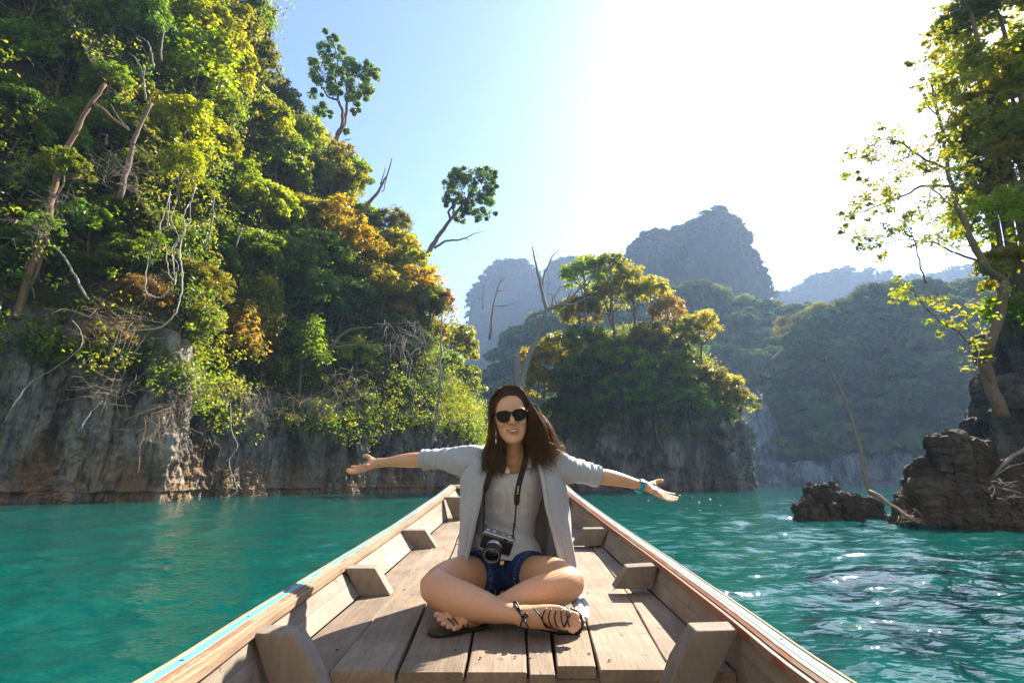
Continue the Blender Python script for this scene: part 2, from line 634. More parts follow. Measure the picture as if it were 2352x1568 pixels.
def strip(base, hr, H, cot, nrock=90, nveg=46, ns=620, seed=0, flute=0.9, closed=False, inward=1.0, lean=0.08, dense=None):
    """A cliff along a waterline: rock wall, then a steep slope. base: [(x,y)], hr/H/cot arrays per base point."""
    B = np.array(base, float)
    d = np.r_[0, np.cumsum(np.hypot(*np.diff(B, axis=0).T))]
    s = np.linspace(0, d[-1], ns) if dense is None else np.unique(np.concatenate([np.linspace(0, d[dense[0]], 60), np.linspace(d[dense[0]], d[dense[1]], ns), np.linspace(d[dense[1]], d[-1], 80)]))
    ns = len(s)
    bx, by = np.interp(s, d, B[:, 0]), np.interp(s, d, B[:, 1])
    for _ in range(6 if dense is None else 60):                         # round the corners a little
        bx[1:-1] = (bx[:-2] + bx[1:-1] * 2 + bx[2:]) / 4
        by[1:-1] = (by[:-2] + by[1:-1] * 2 + by[2:]) / 4
    tx, ty = np.gradient(bx), np.gradient(by)
    for _ in range(30 if dense is None else 200):
        tx[1:-1] = (tx[:-2] + tx[1:-1] * 2 + tx[2:]) / 4
        ty[1:-1] = (ty[:-2] + ty[1:-1] * 2 + ty[2:]) / 4
    L = np.hypot(tx, ty)
    nx, ny = -ty / L * inward, tx / L * inward
    h1, h2, ct = np.interp(s, d, hr), np.interp(s, d, H), np.interp(s, d, cot)
    t1 = np.linspace(0, 1, nrock)
    t2 = np.linspace(0, 1, nveg + 1)[1:]
    Z = np.concatenate([np.outer(t1, h1 + 0.8) - 0.8, h1[None] + np.outer(t2, h2 - h1)])
    O = np.concatenate([np.outer(t1 ** 1.2, h1 * lean), (h1 * lean)[None] + np.outer(t2 ** 1.15, (h2 - h1) * ct)])
    isrock = np.concatenate([np.ones(nrock), np.clip(1 - t2 * 7, 0.25, 1)])[:, None] * np.ones(ns)
    X, Y = bx + nx * O, by + ny * O
    P = np.stack([X.ravel(), Y.ravel(), Z.ravel()], 1)
    q = P * np.array([0.55, 0.55, 0.13])
    fl = fbm(q, 5, seed, 0.55, True) * flute
    bl = fbm(P * np.array([.33, .33, .26]) + 9, 5, seed + 40, .55) * flute * 0.9
    sm = fbm(P * np.array([2.3, 2.3, 1.1]) + 3, 4, seed + 80, .55, True) * 0.26 * flute
    foot = np.clip(1.0 - (Z.ravel() + .3) / 2.2, 0, 1) * 0.5 * flute     # undercut and notches at the waterline
    notch = np.where(Z.ravel() < 0.5, 0.25 * flute, 0)
    cr = fbm(P * np.array([5.5, 5.5, 2.6]) + 31, 3, seed + 60, .6, True) * 0.085 * flute
    D = (fl + bl + sm + cr) * (0.35 + 0.65 * isrock.ravel()) + foot - notch
    big = fbm(P * np.array([.09, .09, .09]) + 50, 3, seed + 7) * np.clip((Z.ravel() - 4) / 15, 0, 1) * 4.0
    D = D + big
    NX, NY = np.broadcast_to(nx, X.shape).ravel(), np.broadcast_to(ny, Y.shape).ravel()
    P[:, 0] -= NX * D
    P[:, 1] -= NY * D
    n, m = Z.shape
    i = np.arange((n - 1) * (m - 1))
    a = i // (m - 1) * m + i % (m - 1)
    F = np.stack([a, a + 1, a + m + 1, a + m], 1)
    if inward < 0:
        F = F[:, ::-1]
    return P, F, np.stack([-NX, -NY, 0 * NX], 1), (n, m, nrock)


class Surf:
    def __init__(self, P, N, shape):
        self.P, self.N, self.shape = P, N, shape
        self.uv = proj(P)
        self.ok = P[:, 1] > 3

    def at(self, u, v, tol=9):
        d = np.hypot(self.uv[:, 0] - u, self.uv[:, 1] - v)
        d = np.where(self.ok, d, 1e9)
        m = d.min()
        c = np.where(d < max(tol, m * 1.2))[0]
        i = c[np.argmin(self.P[c, 1])]
        return Vector(self.P[i]), Vector(self.N[i])


def two_mats(me, F, nfaces_rock, mats):
    for m_ in mats: me.materials.append(m_)
    mi = np.zeros(len(F), np.int32)
    mi[nfaces_rock:] = 1
    me.polygons.foreach_set('material_index', mi)


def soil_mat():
    k = NT('dark_soil', 0.95, 0.05)
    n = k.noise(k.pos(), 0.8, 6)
    k.color(k.mix(k.ramp(n, [(0.35, 0), (0.65, 1)]), (0.035, 0.040, 0.018), (0.075, 0.062, 0.038)))  # dark green and brown ground, mixed by noise
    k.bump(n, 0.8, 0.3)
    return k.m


M['soil'] = soil_mat()

# left cliff: runs from behind the boat on the left to a headland behind the bow
gl = [ground(*p) for p in [(-420, 1170), (-150, 1160), (0, 1156), (180, 1153), (370, 1151), (430, 1143), (570, 1138), (700, 1135), (850, 1132), (1000, 1129), (1070, 1126), (1105, 1123)]]
Lb = [(-46, -20), (-38, 4)] + [(p.x, p.y) for p in gl]
e = gl[-1]
Lb += [(e.x - 1.0, e.y + 8), (e.x - 8, e.y + 18), (e.x - 30, e.y + 30)]
nL = len(Lb)
L_hr = [6, 7, 8, 8, 8.4, 8.2, 7.4, 6.5, 6.0, 6.2, 6.6, 7.4, 7.0, 6, 5, 6, 8, 8]
L_H = [40, 44, 48, 52, 54, 55, 53, 52, 51, 47.5, 40, 30, 22.5, 17, 12, 13, 20, 26]
L_ct = [.5, .5, .5, .45, .42, .42, .42, .42, .42, .42, .42, .42, .42, .45, .45, .5, .5, .5]
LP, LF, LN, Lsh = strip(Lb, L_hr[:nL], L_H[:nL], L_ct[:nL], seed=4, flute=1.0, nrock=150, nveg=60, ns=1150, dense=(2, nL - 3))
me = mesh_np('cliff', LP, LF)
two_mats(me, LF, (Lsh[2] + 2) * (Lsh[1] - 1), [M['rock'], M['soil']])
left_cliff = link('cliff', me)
tag(left_cliff, 'fluted grey limestone cliff rising from the water on the left', kind='structure')
LS = Surf(LP, LN, Lsh)


# pale wall added unseen behind the boat to bounce sunlight onto the woman
Kb = [(95, 30), (66, -4), (42, -22), (18, -29), (-10, -29), (-30, -24), (-48, -16)]
KP, KF, KN, Ksh = strip(Kb, [26] * 7, [48, 48, 48, 46, 44, 42, 42], [.2] * 7, nrock=40, nveg=12, ns=200, seed=24, flute=2.0)
M['bounce_wall'] = rock_mat('bounce_wall_stone', (0.38, 0.365, 0.345), (0.62, 0.60, 0.57), (0.45, 0.38, 0.30), 0.55, 1.0, 0.4)
me = mesh_np('cliff', KP, KF)
two_mats(me, KF, (Ksh[2] + 2) * (Ksh[1] - 1), [M['bounce_wall'], M['bounce_wall']])
tag(link('cliff', me), 'sunlit pale limestone wall closing the gorge behind the boat', kind='structure')


def lump(c, rx, ry, h, seed, nth=260, nt=90, jag=0.5, p=0.55, flat=0.0, freq=1.0, lean=(0, 0)):
    """a free-standing rock or rocky hill rising out of the water"""
    th = np.linspace(0, 2 * np.pi, nth, endpoint=False)
    t = np.linspace(0, 1, nt)
    T, TH = np.meshgrid(t, th, indexing='ij')
    rad = (1 - T ** (1 / p)) ** p
    z = T * h * 1.05 - 0.05 * h - 0.3 * min(1, h)
    X = c[0] + np.cos(TH) * rx * rad + lean[0] * T
    Y = c[1] + np.sin(TH) * ry * rad + lean[1] * T
    P = np.stack([X.ravel(), Y.ravel(), z.ravel()], 1)
    N = np.stack([np.cos(TH).ravel(), np.sin(TH).ravel(), (T * 0.8).ravel()], 1)
    N /= np.linalg.norm(N, axis=1, keepdims=True)
    sc = np.array([freq, freq, freq * .45])
    D = fbm(P * sc * 8.0, 3, seed + 12, .6, True) * jag * .16 + fbm(P * sc * 0.9, 5, seed, .55, True) * jag + fbm(P * freq * .45 + 7, 4, seed + 5, .55) * jag * 1.1 + fbm(P * sc * 3.1, 4, seed + 9, .6, True) * jag * .55
    P = P + N * D[:, None]
    sp = np.maximum(0, fbm(P[:, :] * np.array([freq * 1.7, freq * 1.7, 0.01]), 4, seed + 3, .6, True)) * jag * 2.3 * T.ravel() ** 1.2
    P[:, 2] += sp
    F = []
    i = np.arange((nt - 1) * nth)
    a, k = i // nth, i % nth
    k2 = (k + 1) % nth
    F = np.stack([a * nth + k, a * nth + k2, (a + 1) * nth + k2, (a + 1) * nth + k], 1)
    return P, F, N


# the island in the middle distance
M['rock_isl'] = rock_mat('grey_limestone', (0.085, 0.078, 0.07), (0.40, 0.385, 0.365), (0.26, 0.17, 0.10), 0.5)
isl_c = ground(1500, 1127)
IP, IF, IN = lump((isl_c.x + 1.0, isl_c.y + 9), 11.3, 9.0, 19.0, 8, 420, 130, 1.3, 0.40, freq=0.45)
me = mesh_np('island', IP, IF)
me.materials.append(M['rock_isl'])
tag(link('island', me), 'steep dark rock island behind the woman, covered in trees', kind='structure')
IS = Surf(IP, IN, None)

# rocks and cliff on the right
def right_rock(name, label, cpx, ypx, rx, ry, h, seed, jag, freq, kind=None, p=.5, lean=(0, 0), n=(260, 90), back=0.0, side=0.0):
    g0 = ground(cpx, ypx)
    P, F, N = lump((g0.x + side, g0.y + ry * 0.8 + back), rx, ry, h, seed, n[0], n[1], jag, p, freq=freq, lean=lean)
    me = mesh_np(name, P, F)
    me.materials.append(M['rock_dark'])
    o = link(name, me)
    if kind: tag(o, label, kind=kind)
    else: tag(o, label, 'rock')
    return o, P, N


def crag(name, label, c, rx, ry, h, seed, nblk, voxel, amp, kind=None, bs=.42, slant=.18, mat='rock_dark'):
    """a jagged limestone crag: angular blocks fused, then weathered"""
    g = random.Random(seed)
    mb = MB()
    for i in range(nblk):
        a, q = g.uniform(0, 6.283), math.sqrt(g.random())
        x, y = math.cos(a) * q * .86, math.sin(a) * q * .86
        top = h * (1 - .72 * q ** 2.2) * g.uniform(.55, 1.08)
        w, dpt = rx * bs * g.uniform(.45, 1.15), ry * bs * g.uniform(.5, 1.15)
        cx, cy = c[0] + x * rx, c[1] + y * ry
        ang = g.uniform(0, 3.14)
        ca, sa = math.cos(ang), math.sin(ang)
        tp = g.uniform(.25, .85)
        lx, ly = g.uniform(-slant, slant) * top, g.uniform(-slant, slant) * top
        P = []
        for z, f in ((-.5, 1.15), (top, tp)):
            for sx, sy in ((-1, -1), (1, -1), (1, 1), (-1, 1)):
                px, py = sx * w * f * g.uniform(.7, 1.1), sy * dpt * f * g.uniform(.7, 1.1)
                P.append(Vector((cx + px * ca - py * sa + (lx if z > 0 else 0), cy + px * sa + py * ca + (ly if z > 0 else 0), z + (g.uniform(-.12, .12) * top if z > 0 else 0))))
        mb.hexa(P)
    me = mb.mesh(name, True)
    o = link(name, me)
    r = o.modifiers.new('r', 'REMESH')
    r.mode = 'VOXEL'
    r.voxel_size = voxel
    dg = bpy.context.evaluated_depsgraph_get()
    dg.update()
    m2 = bpy.data.meshes.new_from_object(o.evaluated_get(dg))
    o.modifiers.clear()
    o.data = m2
    n = len(m2.vertices)
    P = np.empty(n * 3); m2.vertices.foreach_get('co', P); P = P.reshape(-1, 3)
    N = np.empty(n * 3); m2.vertices.foreach_get('normal', N); N = N.reshape(-1, 3)
    s_ = 1 / (rx * .55)
    D = fbm(P * s_ * 22, 3, seed + 15, .6, True) * .11 + fbm(P * s_ * np.array([1, 1, .7]), 4, seed, .55, True) * .55 + fbm(P * s_ * 3.2 * np.array([1, 1, .6]), 4, seed + 3, .6, True) * .32 + fbm(P * s_ * 9, 3, seed + 6, .6, True) * .24
    D += .12 * np.abs(np.sin(P[:, 2] / h * 21 + 2.5 * fbm(P * s_, 2, seed + 8)))
    P = P + N * (D * amp)[:, None]
    m2.vertices.foreach_set('co', P.ravel().astype(np.float32))
    m2.update()
    m2.materials.clear()
    m2.materials.append(M[mat])
    if kind: tag(o, label, kind=kind)
    else: tag(o, label, 'rock')
    return o, P, N


def gpt(u, v, dy=0.0):
    p = ground(u, v)
    return (p.x, p.y + dy)


crag('rock', 'low jagged brown rock standing alone in the water at right', gpt(1916, 1196, .35), .84, .62, 1.12, 3, 38, .026, .19, bs=.34)
crag('rock', 'small pointed rock beside the driftwood log', gpt(2026, 1190, .35), .30, .28, .85, 13, 16, .022, .10, bs=.5)
crag('rock', 'big jagged brown rock with driftwood at the right edge', gpt(2310, 1212, .9), 1.62, 1.0, 1.95, 5, 70, .040, .34, bs=.34)
crag('rock', 'low broken rock shelf below the big jagged rock', gpt(2165, 1202, .3), 1.15, .45, .46, 6, 40, .03, .14, bs=.28)
crag('rock', 'narrow pale rock buttress lit orange at the foot of the left cliff', gpt(348, 1149, .5), .75, .8, 3.6, 21, 26, .05, .28, bs=.5, mat='rock')
crag('rock', 'orange lit ragged rock buttress beside the long thin root', gpt(545, 1139, .6), 1.3, 1.0, 3.4, 22, 36, .06, .40, bs=.4, mat='rock')
crag('rock', 'short orange lit rock buttress between the two taller ones', gpt(492, 1141, .6), .7, .8, 2.6, 23, 22, .05, .30, bs=.5, mat='rock')
crag('rock', 'dark rock foot at the waterline in the left corner', gpt(120, 1155, .3), 1.6, .7, 1.3, 26, 26, .06, .3, bs=.4, mat='rock')
crag('rock', 'low dark rock foot at the waterline left of the hand', gpt(760, 1134, .6), 2.4, .9, 1.6, 27, 26, .08, .4, bs=.35, mat='rock')
crag('rock', 'pale rock buttress at the right foot of the island', gpt(1700, 1127, 1.4), 1.7, 1.6, 7.5, 28, 40, .10, .7, bs=.5, mat='rock_isl')
_p = gpt(2660, 1185, 4.4)
_, RP, RN = crag('headland', 'dark rock headland rising at the right edge', (_p[0] + 5.9, _p[1]), 6.6, 5.5, 9.6, 17, 90, .10, .7, kind='structure', bs=.30, slant=.05)
RS = Surf(RP, RN, None)

# ------------------------------------------------------------------ mountains
def ridge(name, label, pts, Y, depth, seed, mat, rough=6.0, nx=220, nt=60, pw=0.6, back=60, freq=.03, foot=None):
    px = np.array([p[0] for p in pts], float)
    W_ = [W(p[0], p[1], Y) for p in pts]
    xs = np.linspace(W_[0].x, W_[-1].x, nx)
    hs = np.interp(xs, [w.x for w in W_], [w.z for w in W_])
    hs = hs + fbm(np.stack([xs * .12, xs * 0, xs * 0 + seed], 1), 4, seed) * rough * .35
    t = np.concatenate([np.linspace(0, 1, nt), 1 + np.linspace(0, 1, 12)[1:]])
    T, X = np.meshgrid(t, xs, indexing='ij')
    f = np.where(T <= 1, np.clip(T, 0, 1) ** pw, 1 - (T - 1) ** 2)
    Z = np.maximum(hs, 1) * f - 2
    Yy = np.where(T <= 1, Y - depth * (1 - T), Y + back * (T - 1))
    P = np.stack([X.ravel(), Yy.ravel(), Z.ravel()], 1)
    D = fbm(P * np.array([freq, freq, freq * .6]), 5, seed + 1, .55, True) * rough + fbm(P * freq * 3.5, 4, seed + 2) * rough * .35
    P[:, 1] -= D * np.where(T.ravel() <= 1, 1.3, .3)
    P[:, 2] += fbm(P * freq * 6, 3, seed + 3) * rough * .25 * np.clip(T.ravel(), 0, 1)
    n, m = T.shape
    i = np.arange((n - 1) * (m - 1))
    a = i // (m - 1) * m + i % (m - 1)
    F = np.stack([a, a + 1, a + m + 1, a + m], 1)
    me = mesh_np(name, P, F)
    me.materials.append(mat)
    o = link(name, me)
    tag(o, label, kind='structure')
    return P, (n, m)


def karst_mat(name, rockamt):
    k = NT(name, 0.95, 0.05)
    n1 = k.noise(k.pos((.05, .05, .016)), 1.0, 7, 0.65, 0.5)
    n2 = k.noise(k.pos((.35, .35, .25)), 1.0, 5, 0.7)
    g = k.n('ShaderNodeNewGeometry')
    sx = k.n('ShaderNodeSeparateXYZ')
    k.l(g.outputs['Normal'], sx.inputs[0])
    steep = k.ramp(sx.outputs['Z'], [(0.05, 1), (0.55, 0)])
    fac = k.math('MULTIPLY', k.ramp(k.math('ADD', n1, rockamt - .5), [(0.46, 0), (0.58, 1)]), steep)
    green = k.mix(k.ramp(n2, [(.35, 0), (.65, 1)]), (0.014, 0.030, 0.014), (0.040, 0.066, 0.026))
    rock = k.mix(n2, (0.055, 0.056, 0.06), (0.24, 0.235, 0.23))
    k.color(k.mix(fac, green, rock))
    k.bump(k.math('ADD', n2, k.noise(k.pos((.9, .9, .9)), 1.0, 4)), 1.0, 2.5)
    return k.m


M['karst'] = karst_mat('karst', 0.43)
M['karst_green'] = karst_mat('karst_green', 0.26)

peakP, peakS = ridge('mountain', 'steep karst peak with grey rock faces, tallest on the skyline',
      [(1425, 1014), (1433, 704), (1437, 589), (1452, 562), (1500, 534), (1540, 542), (1585, 516), (1612, 498), (1640, 488), (1663, 494), (1688, 534), (1720, 599), (1745, 659), (1762, 694), (1790, 774), (1850, 994)],
      350, 34, 31, M['karst'], 6.5, 260, 80, .42, freq=.02)
m1P, m1S = ridge('mountain', 'rounded blue mountain furthest left on the skyline',
      [(1060, 924), (1082, 679), (1100, 646), (1130, 616), (1165, 603), (1200, 604), (1226, 621), (1245, 656), (1262, 704), (1310, 824), (1340, 984)],
      620, 60, 41, M['karst_green'], 9.0, 180, 50, .5, freq=.017)
m2P, m2S = ridge('mountain', 'flat blue mountain between the rounded one and the steep peak',
      [(1235, 762), (1256, 632), (1272, 605), (1300, 596), (1350, 593), (1400, 602), (1440, 614), (1500, 702), (1560, 902)],
      580, 60, 51, M['karst_green'], 9.0, 160, 50, .45, freq=.017)
m3P, m3S = ridge('mountain', 'low hazy ridge to the right of the steep peak',
      [(1720, 804), (1768, 688), (1800, 672), (1840, 645), (1880, 626), (1930, 617), (1990, 624), (2040, 644), (2120, 634), (2250, 604), (2420, 564), (2700, 604), (3000, 904)],
      560, 70, 61, M['karst_green'], 9.0, 220, 50, .5, freq=.017)
s1P, s1S = ridge('hill', 'hazy forested slope below the steep peak',
      [(1040, 986), (1130, 856), (1190, 768), (1240, 741), (1300, 726), (1400, 696), (1520, 666), (1600, 681), (1700, 716), (1775, 726), (1830, 746), (1900, 826), (1960, 986), (2000, 1106)],
      215, 55, 71, M['karst_green'], 7.0, 240, 60, .7)
s2P, s2S = ridge('hill', 'dark forested hill closing the lake on the right',
      [(1745, 1110), (1765, 1010), (1772, 910), (1795, 800), (1830, 752), (1880, 736), (1940, 720), (1975, 692), (2040, 682), (2130, 670), (2250, 650), (2420, 620), (2700, 630), (3000, 670)],
      158, 26, 81, M['karst_green'], 5.0, 260, 70, .42, freq=.05)
M['white_cliff'] = rock_mat('white_limestone', (0.09, 0.09, 0.085), (0.36, 0.345, 0.325), (0.24, 0.18, 0.12), 0.5, 1.0, 0.5)


def far_shore():
    for (u0, u1, vt, seed, lab) in ((1925, 2140, 1058, 1, 'pale rock band at the waterline below the dark hill'), (1735, 1915, 1078, 2, 'grey rocky shore where the lake ends')):
        a, b = W(u0, 1113, 129), W(u1, 1113, 129)
        top = W((u0 + u1) / 2, vt, 129).z
        P, F, N = lump(((a.x + b.x) / 2, 131), (b.x - a.x) / 2, 4.5, top, 90 + seed, 260, 40, 1.2, .25, freq=.35)
        me = mesh_np('shore', P, F)
        me.materials.append(M['white_cliff'])
        tag(link('shore', me), lab, kind='structure')
    # white bare patch above it, left of the dark hill
    a = W(1752, 1085, 150)
    top = W(1750, 915, 150).z
    P, F, N = lump((a.x + 1, a.y + 3), 6.0, 6, top, 97, 160, 60, 2.4, .5, freq=.12)
    me = mesh_np('cliff_face', P, F)
    me.materials.append(M['white_cliff'])
    tag(link('cliff_face', me), 'bare white rock face showing through the forest left of the dark hill', kind='structure')


far_shore()

# far forest that reads as one mass
def forest(name, P, shape, n, size, colour, seed, sub=12, per=18, tmin=0.0, label=None):
    """domed crowns of leaf faces scattered over a hill"""
    g = np.random.default_rng(seed)
    N_, m = shape
    Pg = P.reshape(N_, m, 3)
    nt = N_ - 11
    ti = ((tmin + (1 - tmin) * g.random(n) ** 0.8) * (nt - 1)).astype(int)
    xi = g.integers(2, m - 2, n)
    R_ = size * (.55 + .9 * g.random(n))
    C = Pg[ti, xi] + g.normal(size=(n, 3)) * .6 + np.array([0, -.35, .2]) * R_[:, None]
    d = g.normal(size=(n, sub, 3))
    d /= np.linalg.norm(d, axis=2, keepdims=True)
    d[:, :, 2] = np.abs(d[:, :, 2]) * .8
    d[:, :, 1] = np.where(d[:, :, 1] > .5, -d[:, :, 1], d[:, :, 1])
    C2 = (C[:, None] + d * R_[:, None, None] * np.array([1, 1, .8]) * .8).reshape(-1, 3)
    r2 = np.repeat(R_ * .42, sub)
    V, F = clump_leaves(C2, r2, per, size * .24, g, .7, .6, asp=.75, jit=.05)
    me = mesh_np(name, V, F, smooth=False)
    me.materials.append(M['leaf_far'])
    o = link(name, me)
    o.color = tuple(colour) + (1,)
    return tag(o, label, kind='stuff')


forest('forest', peakP, peakS, 420, 4.0, PAL['fardeep'], 5, 9, 14, .82, label='trees clinging to the steep peak')
forest('forest', m1P, m1S, 260, 5.5, PAL['fardeep'], 6, 8, 12, .85, label='trees on the rounded blue mountain')
forest('forest', m2P, m2S, 240, 5.5, PAL['fardeep'], 7, 8, 12, .85, label='trees on the flat blue mountain')
forest('forest', m3P, m3S, 330, 5.5, PAL['fardeep'], 8, 8, 12, .85, label='trees on the low hazy ridge')
forest('forest', s1P, s1S, 420, 5.2, PAL['far'], 9, 13, 20, label='forest on the hazy slope below the peak')
forest('forest', s2P, s2S, 420, 4.3, PAL['far'], 10, 14, 20, label='forest on the dark hill at right')

# ================================================================== vegetation
def near_stuff(name, label, S, n, size, colours, seed, sel, clump=0.55, per=34, mat='leaf', off=.25, scat=.35):
    """ground cover and creepers: leaves nobody could count"""
    g = np.random.default_rng(seed)
    idx = np.where(sel)[0]
    for q, c in enumerate(colours):
        i = g.choice(idx, n // len(colours))
        C = S.P[i] + S.N[i] * off + g.normal(size=(len(i), 3)) * scat
        V, F = clump_leaves(C, clump * (.5 + g.random(len(i))), per, size, g, .8, .5)
        me = mesh_np(name, V, F, smooth=False)
        me.materials.append(M[mat])
        o = link(name, me)
        o.color = tuple(PAL[c]) + (1,)
        tag(o, label[q], kind='stuff')


lz = LP[:, 2]
row = np.repeat(np.arange(Lsh[0]), Lsh[1])
vegrow = row >= Lsh[2] - 6
inview = (LS.uv[:, 0] > -300) & (LS.uv[:, 0] < 1300) & (LS.uv[:, 1] > -400) & (LP[:, 1] > 8) & (LP[:, 1] < 90)
near_stuff('undergrowth', ['green creepers and shrubs covering the left cliff', 'olive undergrowth on the left cliff', 'dark undergrowth on the left cliff'],
           LS, 4200, 0.13, ['green', 'olive', 'deep'], 3, vegrow & inview, 0.9, 34)

near_stuff('undergrowth', ['wisps of sunlit leaves between the crowns of the left cliff', 'green leafy twigs between the crowns of the left cliff', 'olive leafy twigs between the crowns of the left cliff'],
           LS, 2700, 0.12, ['lime', 'green', 'olive'], 13, vegrow & inview, 0.7, 24, off=1.5, scat=.9)
# ---- the left cliff, crown by crown: (u, v, radius px, crown, colour, label)
LEFT = [
    (60, 60, 120, 'dome', 'bright', 'bright green sunlit tree in the top left corner'),
    (130, 190, 105, 'dome', 'bright', 'bright green tree leaning out below the corner tree, top left'),
    (250, 60, 110, 'fine', 'green', 'green tree at the top edge right of the corner tree'),
    (370, 30, 100, 'dome', 'green', 'mid green tree at the top edge above the yellow green curtain'),
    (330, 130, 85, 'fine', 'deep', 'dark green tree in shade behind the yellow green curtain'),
    (440, 110, 95, 'dome', 'lime', 'upper yellow green sunlit crown near the top of the left cliff'),
    (500, 190, 85, 'dome', 'lime', 'yellow green crown at the lit outer edge of the left cliff, below the top'),
    (430, 240, 110, 'drape', 'lime', 'tall yellow green leaf curtain hanging on the left cliff'),
    (400, 360, 90, 'drape', 'lime', 'lower end of the yellow green leaf curtain above the white lianas'),
    (520, 90, 75, 'dome', 'olive', 'olive crown just under the skyline at the top of the left cliff'),
    (585, 75, 55, 'tall', 'green', 'dark knobbly treetop against the sky at the top of the left cliff'),
    (600, 170, 60, 'loose', 'grey', 'thin grey green tree against the sky below the knobbly treetop'),
    (640, 230, 65, 'loose', 'grey', 'second thin grey green tree on the skyline left of the tall tree'),
    (690, 250, 50, 'loose', 'grey', 'small dark tree on the skyline at the foot of the tall tree'),
    (570, 330, 85, 'dome', 'lime', 'round yellow green crown high in the middle of the left cliff'),
    (620, 420, 85, 'dome', 'green', 'rounded green crown in the middle of the left cliff'),
    (590, 510, 75, 'dome', 'lime', 'yellow green crown over the shaded hollow of the left cliff'),
    (510, 430, 70, 'dome', 'bright', 'green crown to the right of the white lianas'),
    (690, 380, 65, 'tall', 'lime', 'upright yellow green crown below the tall skyline tree'),
    (730, 330, 50, 'loose', 'olive', 'olive tree below the tall skyline tree'),
    (750, 450, 70, 'fine', 'olive', 'olive brown tree in the upper middle of the left cliff'),
    (830, 400, 60, 'loose', 'olive', 'dry olive crown on the skyline behind the leaning dead branch'),
    (880, 450, 55, 'dome', 'bright', 'light green crown behind the leaning dead branch'),
    (940, 445, 50, 'dome', 'green', 'round green tree on the skyline left of the second tall tree'),
    (960, 500, 50, 'dome', 'green', 'green crown just below the skyline near the second tall tree'),
    (880, 530, 60, 'fine', 'grey', 'dusky green crown on the right shoulder of the left cliff'),
    (760, 540, 75, 'loose', 'yellow', 'yellow leaved tree in the middle of the left cliff'),
    (820, 600, 65, 'loose', 'yellow', 'second yellow leaved tree, below and right of the first'),
    (690, 520, 60, 'dome', 'lime', 'yellow green crown beside the yellow leaved tree'),
    (900, 600, 60, 'loose', 'yellow', 'upper golden tree on the right shoulder of the left cliff'),
    (970, 600, 60, 'loose', 'lime', 'yellow green tree below the second tall tree'),
    (1020, 640, 55, 'loose', 'lime', 'yellow green tree at the right skyline of the left cliff'),
    (940, 690, 70, 'loose', 'orange', 'orange tree over the bare twigs near the bow'),
    (870, 690, 65, 'loose', 'yellow', 'yellow and green tree left of the orange tree'),
    (1010, 720, 65, 'loose', 'rust', 'rusty brown half bare tree above the thin grey trunk'),
    (1060, 720, 55, 'dome', 'lime', 'yellow green crown at the right end of the left cliff'),
    (1075, 800, 60, 'dome', 'lime', 'low yellow green crown at the end of the left cliff behind the head'),
    (1110, 860, 50, 'dome', 'green', 'lowest green shrub at the end of the left cliff behind the head'),
    (1130, 720, 52, 'dome', 'green', 'separate dark green tree between the left cliff and the dead tree'),
    (1150, 770, 42, 'dome', 'green', 'lower bough of foliage between the left cliff and the dead tree'),
    (560, 620, 75, 'dome', 'green', 'bluish green crown in the shade of the left cliff'),
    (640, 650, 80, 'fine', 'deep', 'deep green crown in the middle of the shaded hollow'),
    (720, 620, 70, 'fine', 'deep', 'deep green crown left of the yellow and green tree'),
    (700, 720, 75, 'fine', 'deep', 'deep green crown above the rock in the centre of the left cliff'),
    (680, 850, 70, 'drape', 'green', 'green bush hanging over the rock face in the centre of the left cliff'),
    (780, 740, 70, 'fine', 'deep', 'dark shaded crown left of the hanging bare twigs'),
    (810, 860, 65, 'sprig', 'yellow', 'hanging spray of yellow leaves on bare twigs above the rock'),
    (850, 790, 60, 'fine', 'grey', 'dusky bush behind the spray of yellow leaves'),
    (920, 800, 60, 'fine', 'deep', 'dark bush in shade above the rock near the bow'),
    (560, 760, 75, 'drape', 'straw', 'straw coloured bamboo bush on the rock edge'),
    (510, 830, 75, 'drape', 'straw', 'lower straw coloured bamboo bush hanging over the rock'),
    (590, 850, 60, 'drape', 'straw', 'bamboo bush hanging right of the straw coloured ones'),
    (430, 770, 60, 'fine', 'olive', 'pale olive shrub on the rock left of the bamboo bushes'),
    (480, 620, 60, 'dome', 'green', 'small green tree right of the white lianas'),
    (440, 680, 60, 'fine', 'olive', 'olive shrub under the loop of the white lianas'),
    (310, 620, 60, 'dome', 'green', 'leafy green shrub left of the liana loop'),
    (210, 560, 75, 'dome', 'green', 'green tree beside the leaning grey trunk at far left'),
    (120, 370, 80, 'dome', 'green', 'green crown wrapped round the upper leaning trunk at far left'),
    (40, 300, 80, 'fine', 'deep', 'dark green tree at the left edge, upper part'),
    (40, 460, 70, 'fine', 'deep', 'dark green tree at the left edge, middle part'),
    (30, 600, 60, 'dome', 'green', 'low green bush at the left edge above the rock'),
    (230, 330, 80, 'fine', 'green', 'green crown behind the reddish leaning trunk'),
    (300, 450, 70, 'fine', 'grey', 'dusky green shrub left of the white lianas'),
    (260, 250, 70, 'dome', 'green', 'sunlit green crown above the reddish leaning trunk'),
    (330, 710, 55, 'fine', 'straw', 'dry brown shrub on the ledge below the liana loop'),
    (250, 800, 65, 'sprig', 'rust', 'dry reddish scrub on the rock around the bamboo stalks'),
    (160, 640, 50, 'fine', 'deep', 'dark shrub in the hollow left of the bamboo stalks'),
]
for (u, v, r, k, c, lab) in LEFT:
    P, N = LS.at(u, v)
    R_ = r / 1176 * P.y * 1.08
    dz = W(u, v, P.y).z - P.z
    o = plant(P - N * 0.2, R_, k, c, 'tree' if r > 54 else 'shrub', lab, 'tree' if r > 54 else 'shrub', None, out=N, bark='bark_warm' if c in ('orange', 'rust') else 'bark')

